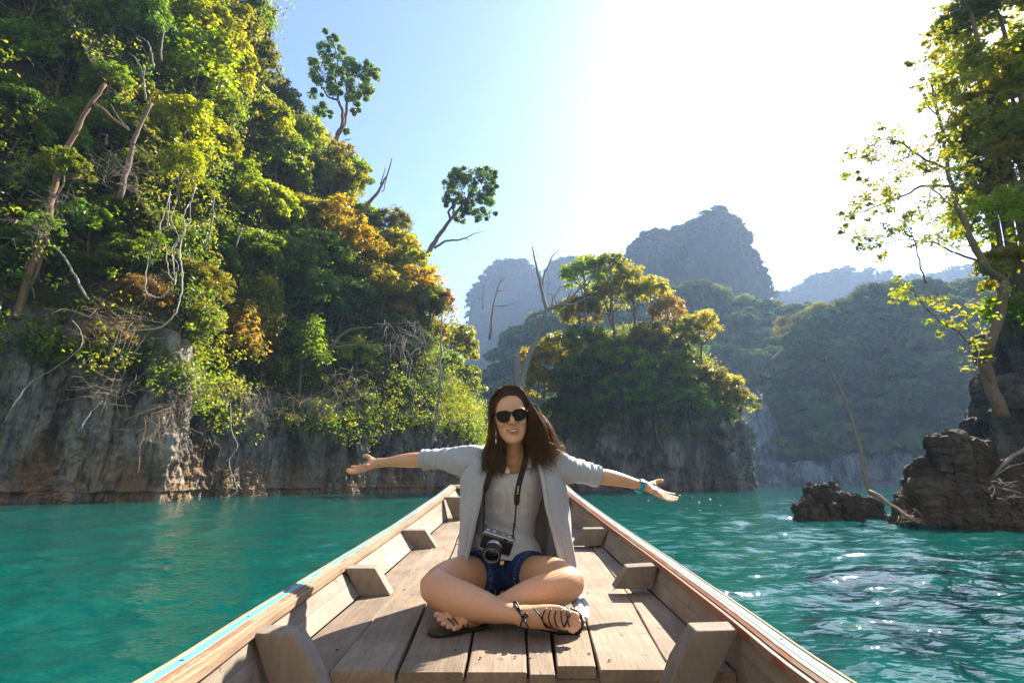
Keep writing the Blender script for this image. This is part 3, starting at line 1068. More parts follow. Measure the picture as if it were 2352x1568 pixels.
# fill between them: alike young trees
g_ = random.Random(5)
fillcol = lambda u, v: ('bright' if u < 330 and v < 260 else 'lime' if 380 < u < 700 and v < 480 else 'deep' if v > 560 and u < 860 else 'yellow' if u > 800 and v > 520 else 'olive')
nfill = 0
used = set()
occ = [(u, v) for (u, v, *_r) in LEFT]
for tries in range(2500):
    u = g_.uniform(-60, 1100)
    sky_v = np.interp(u, [-60, 540, 600, 700, 800, 900, 1000, 1060, 1110], [-60, -60, 90, 270, 360, 460, 540, 650, 800])
    v = g_.uniform(sky_v + 30, np.interp(u, [0, 200, 420, 640, 1050], [640, 640, 700, 880, 800]))
    if all(math.hypot(u - a, v - b) > 46 for a, b in occ):
        occ.append((u, v))
        P, N = LS.at(u, v)
        best = None
        for (a, b, _r, _k, _c, lab) in sorted(LEFT, key=lambda q: math.hypot(q[0] - u, q[1] - v)):
            dx, dy = u - a, v - b
            w = 'left of' if dx < -abs(dy) else 'right of' if dx > abs(dy) else 'above' if dy < 0 else 'below'
            t = 'young tree just ' + w + ' the ' + lab
            if len(t.split()) <= 16 and t not in used:
                best = t
                break
        used.add(best)
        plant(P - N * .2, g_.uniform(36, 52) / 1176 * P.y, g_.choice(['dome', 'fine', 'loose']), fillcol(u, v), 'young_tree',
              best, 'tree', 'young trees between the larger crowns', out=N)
        nfill += 1
    if nfill >= 64: break


# ---- trees drawn limb by limb
def drawn_tree(name, label, cat, limbs, clumps, Y, leaf=0.12, per=60, colour='green', bark='bark', seed=1, kind='leaf', flat=.65, jd=1.5, crown=True, asp=.5):
    g = np.random.default_rng(seed)
    gr = random.Random(seed)
    base = W(*limbs[0][0][0], Y)
    e = empty(name, base, label, cat)
    for li, (pts, r0, r1) in enumerate(limbs):
        mb = MB()
        n = len(pts)
        dy = np.cumsum([0] + [gr.uniform(-jd, jd) * .35 for _ in range(n - 1)])
        q = [W(p[0], p[1], Y + d) for p, d in zip(pts, dy)]
        # subdivide with a little wobble
        fine = []
        for i in range(n - 1):
            for j in range(4):
                f = j / 4
                w = q[i].lerp(q[i + 1], f)
                a_ = (q[i + 1] - q[i]).length * .03
                fine.append(w + Vector((gr.uniform(-a_, a_), gr.uniform(-a_, a_), gr.uniform(-a_, a_))) * (1 if j else 0))
        fine.append(q[-1])
        rr = [r0 + (r1 - r0) * i / (len(fine) - 1) for i in range(len(fine))]
        mb.tube(fine, rr, 8)
        mb.build('trunk' if li == 0 else 'branch', M[bark], e)
    if clumps:
        cl = []
        for (u, v, r) in clumps:
            for q_ in range(4):
                cl.append((u + g.normal() * r * .55, v + g.normal() * r * .5, r * g.uniform(.3, 1.05)))
        C = np.array([W(u, v, Y + g.uniform(-jd, jd)) for (u, v, r) in cl])
        rad = np.array([r / 1176 * Y for (_, _, r) in cl])
        per = max(8, per // 4)
        V, F = clump_leaves(C, rad, per, leaf, g, flat, asp=asp)
        me = mesh_np('crown', V, F, smooth=False)
        o = link('crown', me, M[kind], e)
        o.color = tuple(PAL[colour]) + (1,)
    return e


c4 = lambda x, y: (551.2 + x * .375, y * .375)
c6 = lambda x, y: (1065.7 + x * .4452, 441 + y * .4452)
c7 = lambda x, y: (1727.2 + x * .4335, y * .4335)
c8 = lambda x, y: (1708.8 + x * .4101, 588 + y * .4101)
L4 = lambda *p: [c4(*q) for q in p]
L6 = lambda *p: [c6(*q) for q in p]
L7 = lambda *p: [c7(*q) for q in p]
L8 = lambda *p: [c8(*q) for q in p]

drawn_tree('emergent_tree', 'tall dark tree standing clear against the blue sky, the higher of the two', 'tree',
    [(L4((545, 1060), (560, 1000), (600, 820), (640, 760), (655, 680), (660, 600), (740, 560), (800, 480), (820, 430)), .42, .06),
     (L4((625, 780), (630, 690), (600, 610), (580, 480), (600, 380), (570, 250)), .26, .05),
     (L4((600, 615), (540, 595), (505, 540), (450, 440)), .16, .04),
     (L4((660, 600), (650, 500), (690, 400)), .15, .04), (L4((585, 500), (540, 420), (500, 400)), .12, .03),
     (L4((600, 880), (640, 862), (678, 852)), .10, .05), (L4((660, 620), (700, 620), (725, 660)), .1, .03)],
    [c4(x, y) + (r * .375,) for x, y, r in ((540, 215, 40), (530, 285, 45), (600, 270, 55), (570, 340, 45), (640, 330, 45), (680, 370, 40), (455, 385, 30), (480, 420, 50), (460, 480, 40), (540, 410, 50), (560, 460, 45), (520, 520, 55), (460, 520, 35), (640, 440, 50), (600, 520, 40), (680, 480, 50), (650, 540, 50), (700, 400, 35), (780, 390, 50), (830, 420, 45), (800, 460, 60), (750, 470, 50), (840, 470, 30), (760, 530, 50), (800, 560, 40), (700, 580, 50), (730, 620, 40), (720, 670, 30), (580, 570, 35), (480, 560, 35), (780, 600, 25), (500, 640, 40), (480, 680, 45), (530, 700, 35), (640, 800, 22))],
    60, .21, 330, 'deep', 'bark', 5, flat=.8)
drawn_tree('emergent_tree', 'smaller dark tree leaning out against the white sky, the lower of the two', 'tree',
    [(L4((1150, 1560), (1180, 1500), (1220, 1440), (1270, 1370), (1310, 1320), (1390, 1220), (1430, 1150), (1480, 1080)), .36, .05),
     (L4((1290, 1345), (1275, 1300), (1310, 1250), (1340, 1200), (1330, 1120)), .18, .04),
     (L4((1390, 1225), (1460, 1180), (1530, 1140)), .14, .03), (L4((1345, 1280), (1420, 1290), (1480, 1310)), .12, .03),
     (L4((1190, 1520), (1260, 1475), (1340, 1470), (1390, 1455), (1440, 1430), (1495, 1418)), .16, .02),
     (L4((1380, 1460), (1410, 1478)), .05, .02)],
    [c4(x, y) + (r * .375,) for x, y, r in ((1310, 1040, 30), (1350, 1050, 45), (1390, 1090, 45), (1300, 1090, 40), (1290, 1150, 45), (1330, 1130, 50), (1275, 1200, 40), (1290, 1250, 40), (1340, 1180, 40), (1440, 1050, 50), (1500, 1040, 50), (1540, 1050, 40), (1565, 1100, 35), (1480, 1090, 50), (1430, 1120, 50), (1550, 1140, 40), (1500, 1150, 45), (1450, 1180, 40), (1540, 1200, 40), (1500, 1220, 50), (1440, 1240, 50), (1380, 1240, 40), (1340, 1260, 40), (1400, 1290, 50), (1470, 1290, 50), (1530, 1270, 45), (1470, 1340, 30), (1380, 1330, 40), (1350, 1310, 30))],
    58, .19, 300, 'deep', 'bark', 6, flat=.8)

drawn_tree('dead_tree', 'pale dead tree with bare forked branches rising behind the head', 'dead tree',
    [(L6((285, 1560), (282, 1100), (275, 1010), (270, 900), (276, 850)), .42, .33),
     (L6((290, 1050), (300, 960), (340, 830), (385, 740), (420, 640), (426, 600), (400, 500), (375, 390), (362, 330), (350, 280)), .36, .05),
     (L6((400, 500), (415, 420), (450, 340), (485, 300)), .13, .03),
     (L6((422, 610), (450, 595), (500, 580), (560, 540), (620, 470), (660, 420)), .24, .05),
     (L6((500, 580), (560, 580), (610, 555), (650, 540)), .12, .03),
     (L6((520, 568), (555, 510), (560, 450)), .09, .03), (L6((480, 590), (466, 540), (490, 500), (560, 462)), .08, .03),
     (L6((455, 585), (460, 530), (430, 525), (436, 470), (450, 462)), .07, .02),
     (L6((400, 720), (425, 705), (442, 690)), .16, .10), (L6((276, 880), (280, 840), (276, 815)), .2, .04),
     (L6((372, 400), (362, 340), (384, 320)), .05, .02)],
    None, 50, bark='bark_grey', seed=8, jd=.8)
drawn_tree('dead_tree', 'thin bare snag poking above the small dark tree left of the head', 'dead tree',
    [(L6((130, 760), (150, 590), (165, 530), (195, 425)), .14, .03), (L6((150, 590), (215, 585), (285, 568)), .06, .02), (L6((170, 510), (235, 500)), .04, .015),
     (L6((180, 470), (220, 430), (215, 415)), .04, .015), (L6((180, 480), (140, 470)), .03, .01), (L6((95, 600), (100, 500), (108, 470)), .05, .02)],
    None, 52, bark='twig', seed=9, jd=.5)
drawn_tree('dead_tree', 'thin bent dead trunk standing in the water beside the low rock', 'dead tree',
    [(L8((715, 1330), (680, 1230), (650, 1060), (600, 900), (560, 790), (530, 720), (480, 630), (455, 560)), .075, .022),
     (L8((420, 520), (412, 430), (405, 400)), .02, .01)],
    None, 15.5, bark='bark_grey', seed=10, jd=.15)
drawn_tree('dead_tree', 'leaning bare dead branch against the sky left of the second tall tree', 'dead tree',
    [(L4((720, 1370), (790, 1240), (850, 1170), (900, 1080), (930, 970)), .24, .05), (L4((900, 1080), (880, 1170), (860, 1175)), .07, .03), (L4((860, 1130), (890, 1020)), .08, .03)],
    None, 50, bark='bark_warm', seed=12, jd=.5)

# leaning trunks on the left cliff
def lean_trunk(label, pts, Y, r0, r1, bark, extra=()):
    drawn_tree('leaning_trunk', label, 'tree trunk', [(pts, r0, r1)] + list(extra), None, Y, bark=bark, seed=int(pts[0][0]), jd=.3)


s3 = lambda x, y: (x * .2929, y * .2929)             # crop 0,0,700,500
s5 = lambda x, y: (x * .2734, 413.4 + y * .2734)     # crop 0,450,700,900
Ls3 = lambda *p: [s3(*q) for q in p]
Ls5 = lambda *p: [s5(*q) for q in p]
lean_trunk('long brown trunk leaning right across the far left of the cliff', Ls5((140, 1170), (200, 950), (270, 740), (340, 560), (395, 400), (440, 150), (470, 0)) + Ls3((470, 1290), (510, 1180), (600, 1040), (640, 930), (720, 800), (825, 660)), 26.0, .20, .11, 'bark_warm',
           [(Ls3((715, 815), (800, 850), (870, 920), (1000, 1015)), .13, .05), (Ls5((330, 640), (240, 690), (215, 730), (235, 750)), .1, .05),
            (Ls5((345, 640), (310, 790), (265, 880), (292, 1000)), .09, .03), (Ls5((400, 560), (390, 420), (370, 300), (400, 250)), .1, .05)])
lean_trunk('pale fallen branch slanting down right from the long brown trunk', Ls5((420, 540), (500, 600), (570, 700), (650, 830), (740, 1000)), 26, .05, .065, 'bark_grey')
lean_trunk('grey brown trunk rising in the shade left of the white lianas', Ls3((930, 1560), (1000, 1330), (1040, 1120), (1100, 980), (1190, 810)), 27.5, .17, .10, 'bark',
           [(Ls3((1050, 1130), (1150, 1200), (1230, 1260)), .06, .03), (Ls3((1010, 1020), (930, 930), (870, 820)), .07, .03), (Ls3((830, 1130), (840, 1060), (790, 1050)), .06, .03)])
lean_trunk('forked bare stems showing pale through the yellow green curtain', Ls3((1140, 790), (1130, 650), (1110, 540), (1060, 450), (1010, 420)), 28.0, .07, .03, 'bark_grey',
           [(Ls3((1205, 540), (1190, 420), (1160, 330), (1080, 280)), .06, .03), (Ls3((1265, 480), (1270, 330), (1290, 230)), .06, .03), (Ls3((1125, 600), (1140, 520)), .05, .02)])
lean_trunk('thin bare branch with twigs against the sky at the top of the left cliff', Ls3((1620, 260), (1605, 120), (1570, 40)), 38, .10, .05, 'bark_grey',
           [(Ls3((1608, 110), (1720, 120), (1780, 50), (1830, 10)), .06, .02), (Ls3((1770, 60), (1900, 25)), .03, .01)])
lean_trunk('pale curved stem right of the white lianas', Ls5((1725, 570), (1770, 430), (1795, 280), (1790, 110)), 29.5, .055, .045, 'bark_grey')
lean_trunk('short pale stem in the shaded hollow right of the curved one', Ls5((1980, 565), (2040, 400)), 31, .05, .04, 'bark_grey')
c5 = lambda x, y: (551.2 + x * .3985, 514.5 + y * .3985)   # crop 600,560,1300,1240
Lc5 = lambda *p: [c5(*q) for q in p]
lean_trunk('thin straight grey trunk hanging in front of the rock near the bow', Lc5((1105, 1280), (1130, 1150), (1150, 900), (1158, 700), (1162, 540)), 44, .13, .07, 'bark_grey',
           [(Lc5((1158, 735), (1225, 730)), .05, .02)])
lean_trunk('bare brown limb under the orange tree', Lc5((520, 715), (570, 650), (640, 605), (760, 595)), 40, .16, .07, 'bark', [(Lc5((530, 715), (640, 700), (760, 675)), .12, .05)])


# lianas: each a thing of its own
def liana(label, pts, Y, r=.05, group=None):
    gr = random.Random(len(label))
    q = [W(u, v, Y + gr.uniform(-.15, .15)) for u, v in pts]
    f = []
    for i in range(len(q) - 1):
        p0, p1, p2, p3 = q[max(i - 1, 0)], q[i], q[i + 1], q[min(i + 2, len(q) - 1)]
        for j in range(5):
            t = j / 5
            f.append(0.5 * ((2 * p1) + (p2 - p0) * t + (2 * p0 - 5 * p1 + 4 * p2 - p3) * t * t + (3 * p1 - p0 - 3 * p2 + p3) * t ** 3))
    f.append(q[-1])
    mb = MB()
    mb.tube([p_ + Vector((gr.uniform(-.03, .03), gr.uniform(-.03, .03), gr.uniform(-.02, .02))) for p_ in f], [r * .58 * (.7 + .6 * gr.random()) for _ in f], 6)
    o = mb.build('liana', M['liana'])
    return tag(o, label, 'vine', group)


LY = 26.0
liana('white liana hanging in a wide loop, the outermost left', Ls5((1425, 100), (1415, 180), (1380, 270), (1345, 400), (1330, 510), (1265, 590), (1245, 680), (1230, 780), (1222, 900), (1240, 955), (1345, 988), (1400, 945), (1460, 880), (1480, 830), (1475, 770)), LY, .048)
liana('white liana with a kink, just inside the wide loop', Ls5((1425, 150), (1415, 260), (1408, 375), (1355, 420), (1350, 470), (1395, 550), (1405, 680), (1420, 790), (1470, 850)), LY + .1, .036)
liana('white liana bent like an elbow in the middle of the bunch', Ls5((1490, 140), (1465, 240), (1435, 330), (1480, 420), (1500, 500), (1465, 580), (1460, 650), (1500, 720), (1480, 790)), LY - .1, .034)
liana('thick white liana hanging longest, down to the rock', Ls5((1615, 0), (1640, 60), (1625, 120), (1595, 190), (1565, 240), (1540, 320), (1555, 400), (1545, 440), (1520, 540), (1510, 640), (1530, 770), (1525, 920), (1500, 1060), (1450, 1150), (1360, 1230), (1250, 1255), (1080, 1265)), LY, .062)
liana('white liana twisted around the thick one', Ls5((1595, 190), (1597, 340), (1560, 390), (1540, 470), (1470, 530), (1450, 600), (1460, 720), (1470, 860)), LY - .15, .04)
liana('short white liana end at the top of the bunch', Ls3((1465, 1345), (1500, 1310), (1570, 1300)) , LY + .2, .05)
liana('white liana arching above the bunch at the leaf curtain', Ls3((1555, 1370), (1510, 1410), (1530, 1470), (1500, 1560)), LY + .1, .06)
liana('long thin root hanging down the rock wall to the water', [(529, 928), (532, 985), (545, 1025), (526, 1060), (536, 1095), (543, 1118), (538, 1135), (514, 1143)], 30.2, .035)
liana('thin pale root slanting across the grey rock wall at left', [(165, 735), (187, 765), (184, 800), (130, 842), (70, 880), (30, 930), (10, 970)], 24.2, .03)
liana('pale stick lying against the grey rock wall', [(235, 920), (210, 945), (190, 975), (180, 990)], 24.6, .045)
liana('bare twisting twig hanging left of the thin straight trunk', [c5(945, 640)] + Lc5((945, 740), (965, 820), (960, 900), (1000, 960), (995, 1050), (940, 1110)), 42, .035)
liana('bare hanging twig that forks next to the thin straight trunk', Lc5((990, 780), (975, 900), (1010, 900), (1020, 980), (1070, 1030), (1115, 1150)), 42.3, .035)


for (u, v, r, Y, k, c, lab) in ((150, 385, 62, 25.0, 'loose', 'bright', 'spray of green leaves hiding the middle of the long brown trunk'), (90, 520, 45, 24.8, 'sprig', 'green', 'small leaves sprouting low on the long brown trunk'),
                             (420, 395, 60, 25.4, 'drape', 'lime', 'tip of the leaf curtain hanging over the liana tops'), (350, 560, 40, 25.5, 'sprig', 'green', 'thin leafy sprig behind the liana loop')):
    t_ = W(u, v, Y)
    e_ = plant(t_ + Vector((0, 1.2, -.6)), r / 1176 * Y, k, c, 'shrub', lab, 'shrub', None, out=Vector((0, 0, 0)))
    for ch in e_.children: ch.location = t_ - e_.location


# bare twig bushes
def twig_bush(name, label, cat, u, v, r, Y, n, seed, mat, up=0.4, down=False, rad=.012, spread=1.0):
    g = random.Random(seed)
    b = W(u, v, Y)
    Rr = r / 1176 * Y
    mb = MB()
    for i in range(int(n * .6)):
        a = g.uniform(0, 6.28)
        d = Vector((math.cos(a) * spread, math.sin(a) * .6 - .4, (g.uniform(-1.2, -.1) if down else g.uniform(up - .6, up + .8)))).normalized()
        p = b + Vector((g.uniform(-.6, .6), g.uniform(-.3, .3), g.uniform(-.45, .45))) * Rr
        pts = [p]
        L = Rr * g.uniform(.25, 1.25)
        for j in range(5):
            d = (d + Vector((g.uniform(-.35, .35), g.uniform(-.3, .3), g.uniform(-.3, .2)))).normalized()
            pts.append(pts[-1] + d * L / 5)
        mb.tube(pts, [rad * (1 - .16 * k) for k in range(6)], 4, cap=False)
        if g.random() < .7:
            p2 = pts[g.randrange(1, 4)]
            d2 = (d + Vector((g.uniform(-1, 1), g.uniform(-.6, .2), g.uniform(-.8, .5)))).normalized()
            mb.tube([p2, p2 + d2 * L * .25, p2 + d2 * L * .45 + Vector((0, 0, -.05))], [rad * .7, rad * .5, rad * .25], 4, cap=False)
    o = mb.build(name, M[mat])
    return tag(o, label, cat)


twig_bush('dry_shrub', 'tangle of bare pale twigs around the long brown trunk at far left', 'shrub', 80, 530, 75, 24.6, 60, 1, 'bark_grey', .1)
twig_bush('dry_shrub', 'dry brown twigs on the rock ledge around the bamboo stalks', 'shrub', 270, 750, 90, 25.2, 110, 2, 'twig', .3)
twig_bush('dry_shrub', 'tangle of bare roots hanging on the rock wall below the bamboo bushes', 'shrub', 370, 960, 80, 25.6, 90, 3, 'twig', -.2, True)
twig_bush('dry_shrub', 'bare twigs hanging over the rock under the orange tree', 'shrub', 930, 770, 85, 42, 110, 4, 'bark_grey', 0, True, .022)
twig_bush('dry_shrub', 'bare twigs carrying the hanging yellow leaves', 'shrub', 810, 880, 80, 39, 80, 5, 'twig', 0, True, .02)
twig_bush('dry_shrub', 'pale bare twigs behind the reddish leaning trunk', 'shrub', 260, 400, 70, 26.2, 60, 6, 'bark_grey', .3)
twig_bush('dry_shrub', 'dry twigs under the bamboo bush above the rock wall', 'shrub', 560, 900, 70, 31, 70, 7, 'twig', -.2, True)
twig_bush('dry_shrub', 'thin bare twigs in shade at the left edge', 'shrub', 40, 400, 60, 25.5, 50, 8, 'twig', .2)
for q_, (u_, v_, r_, Y_, n_, m_, lab_) in enumerate([
        (330, 420, 70, 26.0, 70, 'twig', 'brown bare twigs beside the grey brown trunk above the lianas'), (430, 900, 60, 26.4, 80, 'twig', 'dry rusty twigs on the rock face under the lowest liana'),
        (250, 900, 70, 24.9, 70, 'twig', 'dry scrub spilling over the grey rock wall at left'), (600, 930, 70, 33.0, 80, 'bark_grey', 'pale roots and twigs hanging under the bamboo bushes'),
        (700, 930, 60, 38.0, 60, 'twig', 'dry twigs hanging left of the yellow leaf spray'), (1010, 850, 60, 43.0, 80, 'bark_grey', 'pale hanging twigs beside the thin straight trunk'),
        (140, 470, 60, 24.8, 50, 'bark_grey', 'thin pale twigs right of the long brown trunk'), (360, 640, 50, 25.6, 40, 'twig', 'fine dry twigs inside the liana loop')]):
    twig_bush('dry_shrub', lab_, 'shrub', u_, v_, r_, Y_, n_, 40 + q_, m_, 0, q_ % 2 == 1, .010 * Y_ / 25)
for i, (x0, y0, x1, y1) in enumerate([(920, 390, 1000, 60), (950, 370, 1050, 90), (985, 350, 1100, 80), (1010, 330, 1130, 110), (880, 360, 960, 120), (1030, 350, 1190, 130), (860, 340, 1010, 0)]):
    sx = lambda x, y: (x * .2812, 735 + y * .2812)
    mb = MB()
    a, b = W(*sx(x0, y0), 24.9 + .1 * i), W(*sx(x1, y1), 24.7 + .1 * i)
    mb.tube([a, a.lerp(b, .5) + Vector((.05, 0, .06)), b], [.022, .018, .008], 6)
    tag(mb.build('bamboo_stalk', M['bark_grey']), 'thin pale bamboo stalk in the leaning clump on the left rock ledge', 'bamboo', 'bamboo stalks on the left rock ledge')

# ---- the island
ISL = [
    (1340, 640, 60, 'loose', 'lime', 'high airy yellow green tree at the top left of the island'),
    (1400, 625, 55, 'loose', 'olive', 'topmost olive tree on the island'),
    (1450, 665, 60, 'loose', 'yellow', 'golden tree at the top of the island'),
    (1490, 680, 50, 'loose', 'yellow', 'golden brown tree right of the island top'),
    (1400, 690, 65, 'loose', 'lime', 'yellow green tree under the island top'),
    (1330, 720, 50, 'dome', 'olive', 'olive bush on the upper left of the island'),
    (1530, 720, 45, 'loose', 'straw', 'pale half bare tree on the right shoulder of the island'),
    (1600, 760, 55, 'loose', 'yellow', 'spreading pale yellow tree leaning out on the right of the island'),
    (1560, 780, 55, 'loose', 'olive', 'olive tree beside the spreading pale yellow tree'),
    (1250, 840, 55, 'dome', 'yellow', 'bright yellow tree at the left edge of the island, right of the head'),
    (1235, 890, 50, 'dome', 'yellow', 'lower yellow foliage at the left edge of the island, right of the head'),
    (1290, 800, 45, 'dome', 'lime', 'yellow green tree above the bright yellow one'),
    (1400, 820, 60, 'dome', 'bright', 'bright green tree in the middle of the island'),
    (1440, 840, 60, 'dome', 'lime', 'sunlit green tree right of the middle of the island'),
    (1350, 800, 60, 'fine', 'green', 'dark tree on the shaded left flank of the island'),
    (1330, 880, 70, 'fine', 'deep', 'lower dark tree on the shaded left flank of the island'),
    (1480, 790, 60, 'fine', 'olive', 'dusky tree in the upper middle of the island'),
    (1520, 860, 65, 'fine', 'olive', 'dusky tree on the right flank of the island'),
    (1430, 910, 65, 'fine', 'green', 'shaded green tree low in the middle of the island'),
    (1350, 960, 55, 'fine', 'deep', 'dark bush hanging over the rock at the left foot of the island'),
    (1500, 940, 60, 'fine', 'deep', 'dark bush over the rock in the middle of the island'),
    (1570, 930, 60, 'fine', 'green', 'dusky bush above the bare rock on the right of the island'),
    (1650, 900, 55, 'dome', 'yellow', 'rounded golden shrub crowning the right end of the island'),
    (1690, 930, 42, 'dome', 'lime', 'yellow green shrub hanging at the right end of the island'),
    (1610, 880, 50, 'dome', 'olive', 'olive shrub beside the rounded golden one'),
    (1280, 950, 45, 'fine', 'deep', 'dark bush right of the hair on the island'),
]
for (u, v, r, k, c, lab) in ISL:
    P, N = IS.at(u, v + 8)
    R_ = r / 1176 * P.y
    t = W(u, v, P.y)
    P2 = P if P.z > t.z - R_ else Vector((t.x, P.y, P.z))
    e_ = plant(P, R_, k, c, 'tree' if r > 48 else 'shrub', lab, 'tree' if r > 48 else 'shrub', None, out=Vector((0, -.6, 0)))
    # lift the crown to the height where the photo shows it; the trunk stretches from the ground
    dz = t - (P + Vector((0, -.27 * R_, .35 * R_)))
    for ch in e_.children:
        ch.location = ch.location + Vector((dz.x, 0, dz.z))
        if ch.name.startswith('trunk'):
            ch.scale.z = max(R_, (t.z - P.z) / 1.3)

iz = (IS.uv[:, 0] > 1200) & (IP[:, 2] > 6) & (IP[:, 1] < isl_c.y + 11)
near_stuff('undergrowth', ['dark scrub covering the island', 'olive scrub covering the island'], IS, 1500, .15, ['deep', 'olive'], 14, iz, 1.0, 34)

# ---- forest trees one can tell apart on the far hills
def far_trees(P, shape, spots, seed, group, cols, Yoff=0):
    S = Surf(P, np.tile([0, -1.0, 0], (len(P), 1)), None)
    g = random.Random(seed)
    for (u, v, r, c, lab) in spots:
        p, n_ = S.at(u, v, 6)
        plant(p, r / 1176 * p.y, 'far', c, 'tree', lab, 'tree', None, out=n_, mat='leaf_far', single=True)


far_trees(s2P, s2S, [
    (1805, 760, 42, 'farlime', 'pale green tree at the upper left edge of the dark hill'),
    (1870, 740, 44, 'farlime', 'rounded pale green tree on top of the dark hill, above the thin dead trunk'),
    (1930, 720, 40, 'far', 'hazy tree right of the rounded pale green one'),
    (1990, 690, 46, 'far', 'large hazy tree on the crest of the dark hill'),
    (2050, 690, 44, 'far', 'tree on the crest of the dark hill left of the near branches'),
    (1785, 850, 42, 'farlime', 'yellowish tree on the left edge of the dark hill'),
    (1850, 830, 48, 'fardeep', 'dark tree behind the thin dead trunk'),
    (1920, 800, 46, 'fardeep', 'dark rounded tree high on the dark hill'),
    (2100, 800, 46, 'far', 'lighter green tree in the middle of the dark hill'),
    (2020, 780, 46, 'fardeep', 'dark tree below the crest of the dark hill'),
    (1830, 910, 50, 'fardeep', 'bluish tree at the left of the dark hill'),
    (1780, 950, 34, 'farlime', 'small pale tree above the white rock face'),
    (1930, 890, 48, 'fardeep', 'dark tree right of the thin dead trunk'),
    (2030, 870, 48, 'far', 'tree in the centre of the dark hill'),
    (2130, 890, 46, 'fardeep', 'dark tree at the right of the dark hill beside the headland'),
    (1860, 990, 46, 'far', 'green tree low on the dark hill above the low rock'),
    (1960, 980, 46, 'fardeep', 'dark tree low on the dark hill right of the thin dead trunk'),
    (2060, 960, 48, 'far', 'green tree low on the dark hill above the pale rock band'),
    (2150, 980, 44, 'fardeep', 'dark tree low on the dark hill beside the big rock'),
    (1800, 1040, 36, 'farlime', 'yellow green bush near the grey rocky shore'),
    (2170, 730, 44, 'far', 'hazy tree behind the near branches at right'),
    (1900, 1060, 34, 'fardeep', 'dark shrub at the foot of the dark hill'),
    (2000, 1040, 34, 'fardeep', 'dark shrub just above the pale rock band'),
], 3, None, None)
far_trees(s1P, s1S, [
    (1250, 760, 34, 'far', 'hazy green tree right of the dead tree'),
    (1215, 720, 30, 'farlime', 'pale tree on the hazy slope left of the dead tree'),
    (1640, 690, 32, 'farlime', 'pale tree high on the hazy slope under the peak'),
    (1700, 710, 32, 'farlime', 'second pale tree high on the hazy slope under the peak'),
    (1760, 720, 32, 'farlime', 'pale tree at the right end of the hazy slope'),
    (1680, 760, 34, 'far', 'hazy tree in the upper part of the slope right of the island'),
    (1740, 790, 34, 'far', 'hazy tree on the slope left of the dark hill'),
    (1650, 830, 36, 'fardeep', 'dark hazy tree on the slope above the golden shrub'),
    (1720, 860, 36, 'far', 'lower hazy tree on the slope right of the golden shrub'),
    (1590, 700, 32, 'far', 'hazy tree on the slope above the pale yellow tree'),
], 4, None, None)

# ---- the right bank
RB = [('trunk', L8((1450, 900), (1345, 600), (1370, 500), (1430, 350), (1460, 170)) + L7((1340, 1500), (1230, 1400), (1150, 1250), (1100, 1120), (1060, 980), (1030, 820), (990, 620), (960, 500), (950, 420)))]
limbs = [(RB[0][1], .17, .025),
         (L8((1345, 610), (1390, 740), (1410, 830)), .07, .04),
         (L7((1065, 985), (900, 985), (820, 1030), (600, 1120), (480, 1140)), .05, .008),
         (L7((1050, 900), (920, 850), (800, 760), (700, 735), (540, 820)), .045, .008),
         (L7((1110, 1140), (950, 1000), (930, 1100), (960, 1200)), .03, .008),
         (L7((920, 1500), (890, 1400), (870, 1300), (800, 1150), (800, 1050)), .025, .008),
         (L7((1220, 1390), (1050, 1330), (960, 1280), (780, 1270), (560, 1320)), .04, .008),
         (L7((990, 620), (930, 560), (890, 470)), .025, .008), (L7((1010, 700), (1080, 560), (1120, 420)), .03, .01),
         (L7((1000, 650), (960, 400), (860, 340)), .02, .006)]
sp = []
gr = random.Random(77)
for (x, y, r) in ((540, 815, 45), (600, 790, 60), (680, 740, 70), (760, 740, 70), (840, 760, 70), (860, 830, 70), (760, 800, 70), (700, 860, 60), (640, 830, 50), (560, 930, 35), (490, 930, 28), (620, 1000, 45), (700, 1010, 50), (760, 990, 60), (560, 1100, 45), (620, 1070, 55), (500, 1130, 30), (700, 1090, 60), (780, 1070, 60), (480, 1210, 25), (560, 1240, 45), (640, 1220, 60), (720, 1230, 60), (620, 1310, 45), (690, 1340, 45), (780, 1190, 60), (840, 1230, 60), (880, 1140, 70), (920, 1060, 70), (960, 960, 70), (880, 920, 60), (950, 860, 70), (1000, 780, 60), (900, 900, 60), (960, 1180, 80), (1040, 1120, 80), (1000, 1260, 80), (920, 1290, 60), (1080, 1230, 70), (1040, 1020, 80), (1100, 950, 80), (1100, 860, 80), (1080, 740, 80), (1000, 700, 60), (930, 560, 40), (880, 460, 40), (950, 440, 60), (880, 340, 50), (940, 300, 55), (910, 230, 45), (980, 200, 50), (1000, 370, 70), (1030, 480, 70), (1060, 600, 80), (1130, 700, 90), (1160, 820, 90), (1180, 560, 90), (1120, 420, 90), (1080, 300, 90), (1060, 180, 70), (830, 345, 22)):
    u, v = c7(x, y)
    sp.append((u, v, r * .47))
drawn_tree('overhanging_tree', 'airy backlit tree leaning out over the water at the right edge', 'tree', limbs, sp, 14.5, .070, 90, 'olive', 'bark', 15, flat=.7, jd=1.2, asp=.42)
drawn_tree('overhanging_shrub', 'small branch of bright yellow green leaves below the overhanging tree', 'shrub',
    [([(2230, 790), (2200, 760), (2160, 740), (2120, 700), (2090, 660), (2070, 640)], .03, .006), ([(2200, 760), (2230, 720), (2250, 690)], .02, .006)],
    [(2062, 640, 16), (2078, 655, 22), (2068, 690, 18), (2055, 670, 18), (2105, 690, 18), (2140, 695, 20), (2160, 720, 22), (2165, 738, 24), (2225, 735, 26), (2250, 690, 40), (2240, 780, 34), (2230, 830, 30), (2260, 745, 34), (2270, 650, 40)],
    14.0, .062, 46, 'lime', 'bark', 16, jd=.4)

